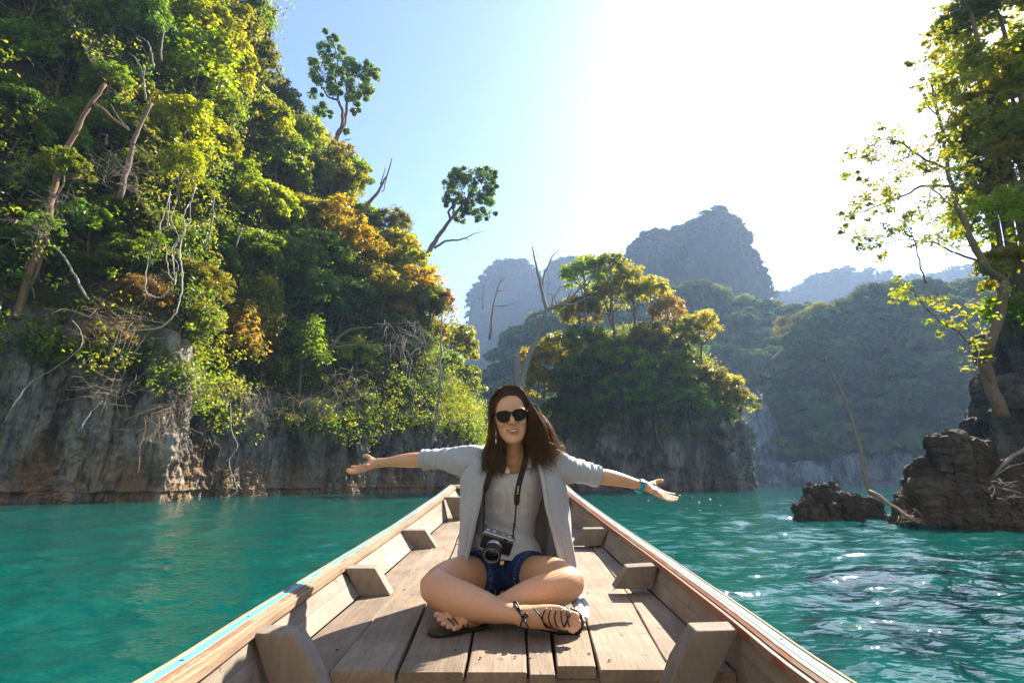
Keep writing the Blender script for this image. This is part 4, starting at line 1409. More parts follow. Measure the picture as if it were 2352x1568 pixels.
GR = [
    (2300, 50, 170, 'loose', 'olive', 'tall olive green tree in the top right corner', 17.5),
    (2250, 190, 110, 'loose', 'yellow', 'golden leafy crown below the top right corner', 16.5),
    (2330, 240, 130, 'loose', 'lime', 'yellow green crown at the right edge, upper part', 17.0),
    (2270, 340, 100, 'fine', 'olive', 'olive crown behind the overhanging trunk', 17.5),
    (2340, 430, 110, 'drape', 'grey', 'grey green hanging foliage at the right edge, middle part', 16.5),
    (2290, 510, 90, 'fine', 'lime', 'sunlit yellow green crown right of the overhanging trunk', 16.0),
    (2350, 620, 90, 'dome', 'olive', 'olive shrub at the right edge above the headland rock', 15.8),
    (2230, 30, 70, 'loose', 'grey', 'thin hazy crown at the top edge left of the corner tree', 16.8),
    (2230, 300, 80, 'loose', 'olive', 'sparse olive crown just right of the top of the overhanging trunk', 17.8),
    (2260, 430, 80, 'loose', 'grey', 'hazy crown right of the fork of the overhanging trunk', 18.0),
    (2330, 330, 120, 'loose', 'olive', 'loose olive crown at the right edge behind the yellow green one', 19.0),
    (2420, 150, 160, 'dome', 'olive', 'green tree at the right edge, mostly cut off by the frame', 18.5),
    (2330, 720, 70, 'dome', 'green', 'shaded green shrub on the headland rock', 15.6),
]
for (u, v, r, k, c, lab, Y) in GR:
    t = W(u, v, Y)
    R_ = r / 1176 * Y
    foot = Vector((max(t.x, 15.0) + .8, Y + 1.5, 6.5))
    e_ = plant(foot, R_, k, c, 'tree', lab, 'tree', None, out=Vector((0, 0, 0)))
    for ch in e_.children:
        if ch.name.startswith('crown'):
            ch.location = t - foot
        else:
            bpy.data.objects.remove(ch)
    mb = MB()
    mb.tube([foot, foot.lerp(t, .5) + Vector((.15, 0, .1)), t, t + Vector((-.1, 0, R_ * .6))], [.14, .11, .07, .02], 7)
    mb.build('trunk', M['bark'], e_)

# driftwood
def log(label, pts, r0, r1, mat='bark_grey', name='driftwood_log'):
    mb = MB()
    mb.tube(pts, [r0 + (r1 - r0) * i / (len(pts) - 1) for i in range(len(pts))], 9)
    tag(mb.build(name, M[mat]), label, 'log')


log('brown driftwood log slanting from the low rock into the water', [W(1996, 1128, 14.3), W(2018, 1138, 14.1), W(2040, 1156, 13.9), W(2062, 1168, 13.7), W(2088, 1187, 13.4), W(2112, 1200, 13.1)], .062, .026, 'twig')
log('grey driftwood trunk wedged on the big jagged rock', [W(2282, 1092, 13.35), W(2300, 1072, 13.2), W(2326, 1046, 13.2), W(2352, 1034, 13.3), W(2385, 1012, 13.6)], .035, .055)
log('thin driftwood stick across the big jagged rock', [W(2286, 1092, 13.0), W(2320, 1070, 12.95), W(2356, 1062, 13.1)], .016, .010, 'twig')
twig_bush('brushwood', 'dry brushwood caught between the log and the big jagged rock', 'brushwood', 2080, 1185, 40, 13.2, 30, 11, 'twig', .0, False, .012)
twig_bush('brushwood', 'dry sticks lying on the big jagged rock', 'brushwood', 2300, 1120, 50, 12.2, 26, 12, 'bark_grey', .0, False, .012)

# floating leaves
k_ = plain('fallen_leaf', (.45, .30, .12), .6)
gq = random.Random(9)
for (u, v) in ((1440, 1128), (1470, 1134), (1500, 1131), (1543, 1140), (1562, 1137), (1590, 1141), (1606, 1152), (1632, 1146), (1655, 1160), (1608, 1172), (1578, 1168), (1700, 1150), (706, 1140), (1490, 1149), (1650, 1142)):
    p = ground(u, v, .03)
    V, F = leaf_quads(np.array([[p.x, p.y, .035]]), np.array([[gq.uniform(-.3, .3), -.4, 1.0]]), .07 * p.y / 25, .5, .25)
    o = link('floating_leaf', mesh_np('floating_leaf', V, F, False), k_)
    tag(o, 'small fallen leaf floating on the lake', 'leaf', 'fallen leaves floating on the lake')

# ================================================================== boat
def wood_mat(name, a, b, grain=(34, 1.6, 34), dark=0.55, rough=0.75, spots=True):
    k = NT(name, rough, 0.25)
    oi = k.n('ShaderNodeObjectInfo')
    tc = k.n('ShaderNodeTexCoord')
    add = k.n('ShaderNodeVectorMath', operation='ADD')
    k.l(tc.outputs['Object'], add.inputs[0])
    sc = k.n('ShaderNodeVectorMath', operation='SCALE')
    sc.inputs[0].default_value = (7.1, 13.7, 3.3)
    k.l(oi.outputs['Random'], sc.inputs[3])
    k.l(sc.outputs[0], add.inputs[1])
    mp = k.n('ShaderNodeMapping')
    mp.inputs['Scale'].default_value = grain
    k.l(add.outputs[0], mp.inputs[0])
    g1 = k.noise(mp.outputs[0], 1.6, 7, 0.65, 0.6)
    mp2 = k.n('ShaderNodeMapping')
    mp2.inputs['Scale'].default_value = tuple(x * 2.7 for x in grain)
    k.l(add.outputs[0], mp2.inputs[0])
    g2 = k.noise(mp2.outputs[0], 2.5, 4, 0.6)
    bl = k.noise(add.outputs[0], 2.6, 5, 0.6)
    c = k.mix(k.ramp(g1, [(0.30, 0), (0.70, 1)]), a, b)
    c = k.mix(k.math('MULTIPLY', k.ramp(g2, [(0.56, 0), (0.72, 1)]), dark), c, tuple(x * 0.35 for x in a))
    c = k.mix(k.math('MULTIPLY', k.ramp(bl, [(0.40, 0), (0.64, 1)]), 0.65), c, tuple(x * y for x, y in zip(a, (0.58, 0.58, 0.60))))
    val = k.math('ADD', k.math('MULTIPLY', oi.outputs['Random'], 0.30), 0.86)
    cv = k.n('ShaderNodeCombineColor')
    for s in range(3): k.l(val, cv.inputs[s])
    c = k.mix(1.0, c, cv.outputs[0], 'MULTIPLY')
    if spots:
        sp = k.noise(add.outputs[0], 16, 3, 0.6)
        c = k.mix(k.math('MULTIPLY', k.ramp(sp, [(0.66, 0), (0.72, 1)]), 0.55), c, (0.05, 0.035, 0.025))
    k.color(c)
    k.bump(k.math('ADD', g1, k.math('MULTIPLY', g2, 0.8)), 0.55, 0.004)
    return k.m


def paint_mat(name, paint, wood, cover, grain=(30, 3, 30)):
    k = NT(name, 0.55, 0.35)
    co = k.coord('Object', grain)
    w = k.noise(co, 1.6, 6, .65)
    e = k.noise(k.coord('Object', (1, .35, 1)), 9, 6, .7)
    mask = k.ramp(k.math('ADD', e, k.math('MULTIPLY', w, .35)), [(cover, 0), (cover + .05, 1)])
    c = k.mix(mask, paint, k.mix(w, tuple(x * .6 for x in wood), wood))
    c = k.mix(k.math('MULTIPLY', k.ramp(k.noise(k.coord('Object'), 60, 3), [(.6, 0), (.75, 1)]), .5), c, (.06, .05, .045))
    k.color(c)
    k.bump(k.math('ADD', mask, w), .35, .003)
    return k.m


M['deck'] = wood_mat('weathered_deck_wood', (0.180, 0.134, 0.096), (0.300, 0.232, 0.168), dark=.75)
M['hull'] = wood_mat('weathered_hull_wood', (0.215, 0.180, 0.145), (0.315, 0.265, 0.212), (10, 1.2, 10), 0.3)
M['knee'] = wood_mat('rib_wood', (0.165, 0.135, 0.108), (0.265, 0.220, 0.175), (8, 8, 2.2), 0.4)
M['rail'] = wood_mat('rail_wood', (0.28, 0.185, 0.115), (0.40, 0.285, 0.19), (40, 2, 40), .5)
M['blue'] = paint_mat('worn_blue_paint', (0.105, 0.37, 0.43), (0.40, 0.30, 0.22), 0.73)
M['red'] = paint_mat('worn_red_paint', (0.30, 0.10, 0.055), (0.38, 0.26, 0.17), 0.64)
M['redface'] = paint_mat('dull_red_paint', (0.22, 0.08, 0.045), (0.30, 0.20, 0.14), 0.68)
M['groove'] = plain('dark_groove', (0.055, 0.035, 0.028), .9)
M['nail'] = plain('rusty_nail', (0.045, 0.03, 0.022), .8)

HY = [0.6, 1.2, 1.53, 1.85, 2.375, 3.43, 4.48, 5.6]
HH = [0.50, 0.497, 0.490, 0.478, 0.462, 0.402, 0.305, 0.17]
_dy = np.linspace(0.6, 5.6, 60)
_dh = np.interp(_dy, HY, HH)
for _ in range(8):
    _dh[1:-1] = (_dh[:-2] + 2 * _dh[1:-1] + _dh[2:]) / 4
deckZ = lambda y: ZC - float(np.interp(y, _dy, _dh))


def on_deck(u, v):
    y = 2.0
    for _ in range(30):
        p = ground(u, v, deckZ(y))
        y = 0.5 * y + 0.5 * min(max(p.y, .7), 5.6)
    return Vector((ground(u, v, deckZ(y)).x, y, deckZ(y)))


def curve_at(pts):
    """pts: world points ordered by Y -> function y -> Vector"""
    ys = [p.y for p in pts]
    yy = np.linspace(ys[0], ys[-1], 160)
    xs, zs = np.interp(yy, ys, [p.x for p in pts]), np.interp(yy, ys, [p.z for p in pts])
    for _ in range(10):
        xs[1:-1] = (xs[:-2] + 2 * xs[1:-1] + xs[2:]) / 4
        zs[1:-1] = (zs[:-2] + 2 * zs[1:-1] + zs[2:]) / 4
    return lambda y: Vector((float(np.interp(y, yy, xs)), y, float(np.interp(y, yy, zs))))


GLf = curve_at([W(440, 1568, 1.12) + Vector((.02, -4.8, -.02)), W(440, 1568, 1.12) + Vector((-.02, -.8, -.01)), W(440, 1568, 1.12), W(583, 1452, 1.5), W(793, 1304, 2.375), W(922, 1216, 3.43), W(1021, 1143, 4.48), W(1050, 1118, 5.3)])
GRf = curve_at([W(1837, 1568, 1.12) + Vector((-.02, -4.8, -.02)), W(1837, 1568, 1.12) + Vector((.02, -.8, -.01)), W(1837, 1568, 1.12), W(1698, 1446, 1.5), W(1511, 1297, 2.375), W(1397, 1211, 3.43), W(1309, 1142, 4.48), W(1286, 1118, 5.3)])
FLp = [(612, 1549), (756, 1427), (826, 1368), (940, 1267), (1028, 1190)]
FRp = [(1700, 1549), (1583, 1439), (1487, 1349), (1380, 1251), (1309, 1194)]
_fl = [on_deck(*p) for p in FLp]
_fr = [on_deck(*p) for p in FRp]
FLf = curve_at([_fl[0] + Vector((.03, -5.3, 0)), _fl[0] + Vector((.01, -.9, 0))] + _fl + [Vector((_fl[-1].x + .14, 5.3, deckZ(5.3)))])
FRf = curve_at([_fr[0] + Vector((-.03, -5.3, 0)), _fr[0] + Vector((-.01, -.9, 0))] + _fr + [Vector((_fr[-1].x - .14, 5.3, deckZ(5.3)))])

boat = empty('longtail_boat', (0, 2.2, 0.0), 'weathered wooden longtail boat seen from inside with worn blue and red gunwales', 'boat')
YS = list(np.linspace(-3.6, .70, 14)) + list(np.linspace(0.78, 5.28, 46))  # the stretch behind the lens is unseen, added for bounced light


def sweep(name, f, prof, side, mat, parent=boat, ys=YS, smooth=False, bevel=.002):
    """prof: closed outline of (outward, up) offsets from curve f"""
    mb = MB()
    n = len(prof)
    vs_, fs_ = [], []
    for y in ys:
        p = f(y)
        q = f(y + .05)
        t = Vector((q.x - p.x, .05, 0)).normalized()
        o = Vector((t.y, -t.x, 0)) * (1 if side > 0 else -1)
        for (a, b) in prof:
            vs_.append(p + o * a + Vector((0, 0, b)))
    for i in range(len(ys) - 1):
        for k in range(n):
            k2 = (k + 1) % n
            fs_.append((i * n + k, i * n + k2, (i + 1) * n + k2, (i + 1) * n + k))
    fs_.append(tuple(range(n)))
    fs_.append(tuple((len(ys) - 1) * n + k for k in reversed(range(n))))
    if side < 0:
        fs_ = [tuple(reversed(f_)) for f_ in fs_]
    mb.add(vs_, fs_)
    return mb.build(name, mat, parent, smooth, bevel)


rect = lambda a0, a1, b0, b1: [(a0, b0), (a1, b0), (a1, b1), (a0, b1)]
for side, G, Fc in ((-1, GLf, FLf), (1, GRf, FRf)):
    # gunwale, from the inside out
    sweep('rail', G, rect(.004, .0625, -.012, .018), side, M['rail'])
    sweep('inner_moulding', G, rect(-.008, .0035, -.006, .017), side, M['redface'] if side > 0 else M['rail'])
    sweep('red_strip', G, rect(.0175, .0315, .0182, .0235), side, M['red'])
    for a in (.0035, .0082, .0129):
        sweep('bead', G, rect(a, a + .0033, .0182, .0215), side, M['rail'] if side < 0 else M['redface'])
    sweep('blue_strip', G, rect(.033, .0565, .0182, .0235), side, M['blue'])
    sweep('outer_lip', G, rect(.058, .0655, .004, .0255), side, M['rail'])
    # inner planking
    for (t0, t1) in ((0.0, .52), (.53, 1.0)):
        mb = MB()
        vs_, fs_ = [], []
        for y in YS:
            a, b = Fc(y), G(y)
            b = b + Vector((side * .004, 0, -.010))
            if y < 1.52:                       # below the end of the deck the planking goes on down
                a = a + (a - b) * 1.6 if t0 == 0 else a
            p, q = (Fc(y).lerp(b, t0) if t0 or y >= 1.52 else a), Fc(y).lerp(b, t1)
            o = Vector((side * .016, 0, 0))
            vs_ += [p, q, q + o, p + o]
        for i in range(len(YS) - 1):
            for k in range(4):
                k2 = (k + 1) % 4
                fs_.append((i * 4 + k, i * 4 + k2, (i + 1) * 4 + k2, (i + 1) * 4 + k))
        mb.add(vs_, fs_)
        mb.build('side_plank', M['hull'], boat, False, .0015)
    # outer planking down to the water
    mb = MB()
    vs_, fs_ = [], []
    for y in YS:
        b = G(y) + Vector((side * .055, 0, -.012))
        w = Vector((b.x * .86, y, -.12 + max(0, y - 3.5) * .12))
        m_ = b.lerp(w, .5) + Vector((side * .05, 0, 0))
        vs_ += [b, m_, w]
    for i in range(len(YS) - 1):
        for k in range(2):
            fs_.append((i * 3 + k, i * 3 + k + 1, (i + 1) * 3 + k + 1, (i + 1) * 3 + k))
    mb.add(vs_, fs_)
    mb.build('outer_hull', M['hull'], boat)

# bow board, transom behind it and hull bottom
mb = MB()
a, b = GLf(5.24), GRf(5.24)
mb.box(((a.x + b.x) / 2, 5.27, a.z + .012), (b.x - a.x + .10, .16, .03))
mb.build('bow_board', plain('bleached_board', (.62, .58, .52), .7), boat, False, .004)
mb = MB()
mb.add([Vector((a.x - .08, 5.27, a.z - .01)), Vector((b.x + .08, 5.27, b.z - .01)), Vector((b.x - .06, 5.27, .05)), Vector((a.x + .06, 5.27, .05))], [(0, 1, 2, 3)])
mb.build('bow_panel', M['hull'], boat, False)
mb = MB()
vs_ = []
for y in YS:
    vs_ += [Vector((FLf(y).x - .05, y, .30 + max(0, y - 3) * .08)), Vector((FRf(y).x + .05, y, .30 + max(0, y - 3) * .08))]
mb.add(vs_, [(2 * i, 2 * i + 1, 2 * i + 3, 2 * i + 2) for i in range(len(YS) - 1)])
mb.build('bilge_floor', M['hull'], boat, False)

for y in (-1.15, -2.15, -3.1):  # unseen boards added behind the lens to throw light forward
    mb = MB()
    mb.box(((FLf(y).x + FRf(y).x) / 2, y, deckZ(.8) + .02), (FRf(y).x - FLf(y).x + .06, .30, .035))
    mb.build('added_seat_board', M['deck'], boat, False, .004)
# deck planks: seams read along the photo's lines, each plank a part
def seam(pts):
    w = [on_deck(*p) for p in pts]
    k = (w[-1].x - w[0].x) / (w[-1].y - w[0].y)
    return lambda y: w[0].x + (y - w[0].y) * k if len(w) == 2 else float(np.interp(y, [p.y for p in w] + [5.4], [p.x for p in w] + [w[-1].x + k * (5.4 - w[-1].y)]))


sm = [lambda y: FLf(y).x + .002,
      seam([(752, 1549), (863, 1415), (984, 1264)]),
      seam([(905, 1556), (975, 1396), (1045, 1250)]),
      seam([(1065, 1556), (1098, 1396)]),
      seam([(1213, 1556), (1208, 1420)]),
      seam([(1280, 1556), (1262, 1420)]),
      seam([(1376, 1543), (1340, 1400), (1302, 1250)]),
      seam([(1532, 1524), (1438, 1356), (1356, 1251)]),
      lambda y: FRf(y).x - .002]
front = [1.535, 1.54, 1.545, 1.545, 1.52, 1.585, 1.56, 1.545]
gaps = [.001, .0016, .005, .0045, .004, .005, .004, .0018, .001]
gr = random.Random(4)


def plank(i, y0, y1, lift):
    ys = [y0 + (y1 - y0) * k / 26 for k in range(27)]
    mb = MB()
    vs_, fs_ = [], []
    for j, y in enumerate(ys):
        wob = .0012 * math.sin(y * 9 + i * 2)
        l, r_ = sm[i](y) + gaps[i] + wob, sm[i + 1](y) - gaps[i + 1] + wob
        z = deckZ(y) + lift
        vs_ += [(l, y, z - .03), (r_, y, z - .03), (r_, y, z - .003), (r_ - .003, y, z), (l + .003, y, z), (l, y, z - .003)]
    for j in range(len(ys) - 1):
        for k in range(6):
            k2 = (k + 1) % 6
            fs_.append((j * 6 + k, j * 6 + k2, (j + 1) * 6 + k2, (j + 1) * 6 + k))
    fs_.append(tuple(reversed(range(6))))
    fs_.append(tuple((len(ys) - 1) * 6 + k for k in range(6)))
    mb.add(vs_, fs_)
    return mb.build('deck_plank', M['deck'], boat, False)


nail_pts = []
for i in range(8):
    cut = {1: 3.36, 2: 3.52, 5: 3.0, 6: 3.6}.get(i)
    if cut:
        plank(i, front[i], cut - .003, gr.uniform(-.002, .002))
        plank(i, cut + .003, 5.25, gr.uniform(-.002, .002))
    else:
        plank(i, front[i], 5.25, gr.uniform(-.002, .002))
    for y in (1.66, 2.42, 3.30):
        for s in (.2, .8):
            if gr.random() < .75:
                x = sm[i](y) * (1 - s) + sm[i + 1](y) * s
                nail_pts.append((x + gr.uniform(-.01, .01), y + gr.uniform(-.05, .05)))
for (x, y) in nail_pts:
    mb = MB()
    mb.lathe([(.0045, 0), (.0045, .0015), (.002, .0022)], (x, y, deckZ(y) + .0018), n=8)
    mb.build('nail', M['nail'], boat, False)
mb = MB()
mb.box(((FLf(1.6).x + FRf(1.6).x) / 2, 1.63, deckZ(1.6) - .072), (FRf(1.6).x - FLf(1.6).x - .01, .07, .075))
mb.build('deck_beam', M['knee'], boat, False, .004)


def rib(face, Y, th=.068):
    """face: photo corners of the near face, top-left, top-right, bottom-right, bottom-left (more corners allowed)"""
    f = [W(u, v, Y) for u, v in face]
    n = len(f)
    mb = MB()
    bk = [p + Vector((0, th, .004)) for p in f]
    mb.add(f + bk, [tuple(range(n))[::-1], tuple(range(n, 2 * n))] + [(k, (k + 1) % n, n + (k + 1) % n, n + k) for k in range(n)])
    mb.build('rib', M['knee'], boat, False, .004)


rib([(578, 1453), (673, 1455), (705, 1505), (733, 1570), (760, 1640), (640, 1640)], 1.47)
rib([(790, 1304), (861, 1304), (897, 1367), (826, 1371)], 2.34)
rib([(919, 1217), (976, 1217), (1006, 1262), (946, 1263)], 3.40)
rib([(1021, 1141), (1066, 1141), (1092, 1190), (1040, 1190)], 4.45)
rib([(1600, 1448), (1701, 1445), (1640, 1568), (1605, 1640), (1510, 1640), (1540, 1568), (1555, 1524)], 1.47)
rib([(1441, 1302), (1513, 1298), (1487, 1352), (1411, 1352)], 2.34)
rib([(1341, 1214), (1400, 1213), (1380, 1253), (1315, 1253)], 3.40)
rib([(1262, 1141), (1314, 1141), (1298, 1190), (1240, 1190)], 4.45)
# bolt holes in the rail
for side, G in ((-1, GLf), (1, GRf)):
    for y in (1.25, 1.62, 1.9, 2.3, 2.75, 3.2, 3.7):
        p = G(y + side * .07)
        mb = MB()
        mb.lathe([(.0048, 0), (.0048, .0012)], (p.x + side * .045, p.y, p.z + .0233), n=8)
        mb.build('nail', M['nail'], boat, False)

# ================================================================== the woman
def crom(pts, sub):
    """Catmull-Rom through rows of numbers"""
    p = np.array(pts, float)
    out = []
    for i in range(len(p) - 1):
        p0, p1, p2, p3 = p[max(i - 1, 0)], p[i], p[i + 1], p[min(i + 2, len(p) - 1)]
        for j in range(sub):
            t = j / sub
            out.append(0.5 * (2 * p1 + (p2 - p0) * t + (2 * p0 - 5 * p1 + 4 * p2 - p3) * t * t + (3 * p1 - p0 - 3 * p2 + p3) * t ** 3))
    out.append(p[-1])
    return np.array(out)


def loft(mb, secs, side, n=28, sub=5, cap=True, sq=2.0):
    """secs: (Vector, ra, rb): ellipse with ra along `side`, rb across it; rounded ends"""
    rows = crom([(s[0].x, s[0].y, s[0].z, s[1], s[2]) for s in secs], sub)
    C = [Vector(r[:3]) for r in rows]
    m = len(rows)
    side = Vector(side)
    rings = []
    for i in range(m):
        t = (C[min(i + 1, m - 1)] - C[max(i - 1, 0)]).normalized()
        a = (side - t * side.dot(t)).normalized()
        b = t.cross(a)
        rings.append((C[i], t, a, b, rows[i, 3], rows[i, 4]))
    full = []
    if cap:
        c, t, a, b, ra, rb = rings[0]
        for k in (.25, .6, .88):
            full.append((c - t * min(ra, rb) * math.cos(k * math.pi / 2) * .9, a, b, ra * math.sin(k * math.pi / 2), rb * math.sin(k * math.pi / 2)))
    full += [(c, a, b, ra, rb) for c, t, a, b, ra, rb in rings]
    if cap:
        c, t, a, b, ra, rb = rings[-1]
        for k in (.88, .6, .25):
            full.append((c + t * min(ra, rb) * math.cos(k * math.pi / 2) * .9, a, b, ra * math.sin(k * math.pi / 2), rb * math.sin(k * math.pi / 2)))
    vs_, fs_ = [], []
    for c, a, b, ra, rb in full:
        for k in range(n):
            an = 2 * math.pi * k / n
            ca, sa = math.cos(an), math.sin(an)
            if sq != 2.0:
                ca, sa = math.copysign(abs(ca) ** (2 / sq), ca), math.copysign(abs(sa) ** (2 / sq), sa)
            vs_.append(c + a * ca * ra + b * sa * rb)
    M_ = len(full)
    for i in range(M_ - 1):
        for k in range(n):
            k2 = (k + 1) % n
            fs_.append((i * n + k, i * n + k2, (i + 1) * n + k2, (i + 1) * n + k))
    fs_.append(tuple(reversed(range(n))))
    fs_.append(tuple((M_ - 1) * n + k for k in range(n)))
    mb.add(vs_, fs_)


def ellipsoid(mb, c, r, rot=None, n=24, m=16):
    Mx = rot if rot is not None else Matrix.Identity(3)
    vs_ = []
    for i in range(m + 1):
        ph = math.pi * i / m
        for k in range(n):
            th = 2 * math.pi * k / n
            vs_.append(Vector(c) + Mx @ Vector((r[0] * math.sin(ph) * math.cos(th), r[1] * math.sin(ph) * math.sin(th), r[2] * math.cos(ph))))
    fs_ = [(i * n + k, (i + 1) * n + k, (i + 1) * n + (k + 1) % n, i * n + (k + 1) % n) for i in range(m) for k in range(n)]
    mb.add(vs_, fs_)


def remeshed(mb, name, mat, parent, voxel, smooth=4, fac=.5):
    me = mb.mesh(name)
    o = link(name, me, mat, parent)
    r = o.modifiers.new('r', 'REMESH')
    r.mode = 'VOXEL'
    r.voxel_size = voxel
    r.use_smooth_shade = True
    if smooth:
        s = o.modifiers.new('s', 'SMOOTH')
        s.iterations = smooth
        s.factor = fac
    return applied(o)


def skin_mat():
    k = NT('skin', 0.42, 0.4)
    n1 = k.noise(k.coord(), 9, 4)
    n2 = k.noise(k.coord(), 60, 3)
    c = k.mix(n1, (0.52, 0.275, 0.160), (0.60, 0.345, 0.210))
    c = k.mix(k.math('MULTIPLY', k.ramp(n2, [(.55, 0), (.8, 1)]), .25), c, (0.43, 0.20, 0.12))
    k.color(c)
    k.b.inputs['Subsurface Weight'].default_value = 0.12
    k.b.inputs['Subsurface Radius'].default_value = (.012, .005, .003)
    k.b.inputs['Subsurface Scale'].default_value = 0.6
    k.bump(k.noise(k.coord(), 420, 2), .08, .0006)
    return k.m


def knit_mat(name, a, b):
    k = NT(name, 0.9, 0.1)
    n1 = k.noise(k.coord('Object', (1, 1, .6)), 560, 2, .7)
    n2 = k.noise(k.coord('Object', (1, 1, .25)), 520, 2)
    n3 = k.noise(k.coord(), 7, 4)
    c = k.mix(k.ramp(n1, [(.38, 0), (.62, 1)]), a, b)
    c = k.mix(k.math('MULTIPLY', n3, .35), c, tuple(x * .75 for x in a))
    k.color(c)
    k.b.inputs['Sheen Weight'].default_value = .35
    k.b.inputs['Sheen Roughness'].default_value = .4
    k.bump(k.math('ADD', n2, n1), .2, .0007)
    return k.m


def denim_mat():
    k = NT('denim', 0.9, 0.08)
    n1 = k.noise(k.coord(), 11, 5, .65)
    n2 = k.noise(k.coord('Object', (1, 1, .3)), 330, 3, .7)
    c = k.mix(k.ramp(n1, [(.36, 0), (.68, 1)]), (0.010, 0.017, 0.052), (0.034, 0.062, 0.175))
    c = k.mix(k.math('MULTIPLY', k.ramp(n2, [(.5, 0), (.75, 1)]), .4), c, (0.09, 0.14, 0.32))
    k.color(c)
    k.bump(n2, .5, .001)
    return k.m


def hair_mat():
    k = NT('hair', 0.36, 0.6)
    g = k.n('ShaderNodeNewGeometry')
    c = k.mix(g.outputs['Random Per Island'], (0.030, 0.018, 0.011), (0.150, 0.090, 0.050))
    k.color(c)
    tr = k.n('ShaderNodeBsdfTranslucent')
    tr.inputs[0].default_value = (0.60, 0.43, 0.25, 1)
    ms = k.n('ShaderNodeMixShader')
    ms.inputs[0].default_value = .42
    k.l(k.b.outputs[0], ms.inputs[1]); k.l(tr.outputs[0], ms.inputs[2]); k.l(ms.outputs[0], k.out.inputs[0])
    return k.m


M['skin'] = skin_mat()
M['cardigan'] = knit_mat('grey_melange_knit', (0.28, 0.302, 0.355), (0.45, 0.475, 0.53))
M['tank'] = knit_mat('pale_grey_jersey', (0.43, 0.475, 0.57), (0.58, 0.62, 0.71))
M['denim'] = denim_mat()
M['thread'] = plain('frayed_thread', (.13, .21, .46), .9)
M['hair'] = hair_mat()
M['black'] = plain('black_leather', (.012, .011, .011), .45, .4)
M['lip'] = plain('lip', (.36, .10, .085), .35, .5)
M['teeth'] = plain('teeth', (.68, .64, .58), .25, .5)
M['nailskin'] = plain('toenail', (.62, .36, .28), .25, .5)
M['gold'] = plain('gold', (.80, .52, .16), .25, .5, 1.0)
M['silver'] = plain('silver', (.80, .80, .80), .2, .5, 1.0)

woman = empty('person', on_deck(1155, 1375), 'smiling woman in grey cardigan and denim shorts sitting cross-legged with arms spread', 'person')

body = MB()
torso = [(W(1152, 1348, 2.33), .125, .095), (W(1153, 1318, 2.345), .150, .105), (W(1157, 1272, 2.335), .135, .092), (W(1163, 1212, 2.31), .112, .078), (W(1168, 1160, 2.28), .122, .084),
         (W(1174, 1112, 2.245), .138, .096), (W(1177, 1072, 2.215), .145, .078), (W(1178, 1046, 2.195), .105, .056), (W(1178, 1030, 2.175), .055, .050)]
loft(body, [(p_, a_ * .95, b_ * .93) for p_, a_, b_ in torso[:6]] + torso[6:], (1, 0, 0), 36)
# neck
loft(body, [(W(1178, 1056, 2.205), .062, .056), (W(1178, 1037, 2.175), .047, .046), (W(1178, 1012, 2.148), .0425, .043), (W(1176, 985, 2.135), .044, .048)], (1, 0, 0), 28)
# clavicle region
loft(body, [(W(1110, 1043, 2.185), .03, .03), (W(1145, 1052, 2.165), .034, .03), (W(1178, 1058, 2.16), .03, .03), (W(1215, 1054, 2.165), .034, .03), (W(1250, 1048, 2.185), .03, .03)], (0, 0, 1), 20)

# ---- arms
ARM = {-1: [(W(1103, 1052, 2.195), .042, .042), (W(1060, 1056, 2.22), .037, .038), (W(1010, 1055, 2.265), .031, .031), (W(978, 1055, 2.295), .031, .031), (W(950, 1056, 2.315), .0335, .0325), (W(920, 1058, 2.335), .0285, .0275), (W(890, 1061, 2.36), .0215, .0205), (W(866, 1063, 2.38), .0195, .0215)],
       1: [(W(1256, 1058, 2.195), .042, .042), (W(1296, 1071, 2.22), .037, .038), (W(1340, 1084, 2.25), .032, .032), (W(1370, 1092, 2.27), .032, .033), (W(1398, 1096, 2.285), .0335, .0335), (W(1430, 1103, 2.30), .0285, .028), (W(1460, 1111, 2.315), .0215, .0215), (W(1482, 1116, 2.325), .0195, .022)]}
for s in (-1, 1):
    loft(body, ARM[s], (0, 1, 0), 24)


def hand(mb, wrist, tip, n, L, up_side, thumb_out):
    """open hand: palm normal n, fingers towards tip, index on the up_side"""
    d = (tip - wrist).normalized()
    n = (n - d * n.dot(d)).normalized()
    s = d.cross(n).normalized()
    if s.dot(up_side) < 0: s = -s
    P = lambda a, b, c: wrist + d * (a * L) + s * (b * L) + n * (c * L)
    loft(mb, [(P(-.06, 0, 0), .0195, .0185), (P(.05, .01, 0), .024, .017), (P(.22, .02, .01), .034, .0155), (P(.40, .02, .005), .038, .0125), (P(.50, .015, -.01), .036, .0095)], s, 24, 5, sq=2.4)
    ellipsoid(mb, P(.20, .15, .045), (.019, .019, .015))       # ball of the thumb
    ellipsoid(mb, P(.20, -.12, .035), (.018, .018, .012))
    for i, (b, fl, r, sp) in enumerate(((.170, .40, .0074, .020), (.057, .46, .0076, .003), (-.057, .42, .0072, -.014), (-.165, .33, .0064, -.030))):
        a0 = .46 - abs(i - 1.2) * .015
        p0 = P(a0 - .06, b * .95, 0)
        pts = [(p0, r * 1.12, r * 1.1)]
        for k, (f, bend) in enumerate(((.38, .0), (.72, .028), (1.0, .075))):
            pts.append((P(a0 + fl * f, b + sp * f, bend), r * (1 - .08 * k), r * (.96 - .09 * k)))
        loft(mb, pts, s, 14, 4)
    t0 = P(.12, .13, .03)
    loft(mb, [(t0, .0135, .0125), (P(.26, .27, .085), .0115, .0105), (P(.36, .33 + thumb_out, .15), .0095, .009), (P(.45, .335 + thumb_out, .20), .0078, .0065)], n, 16, 4)


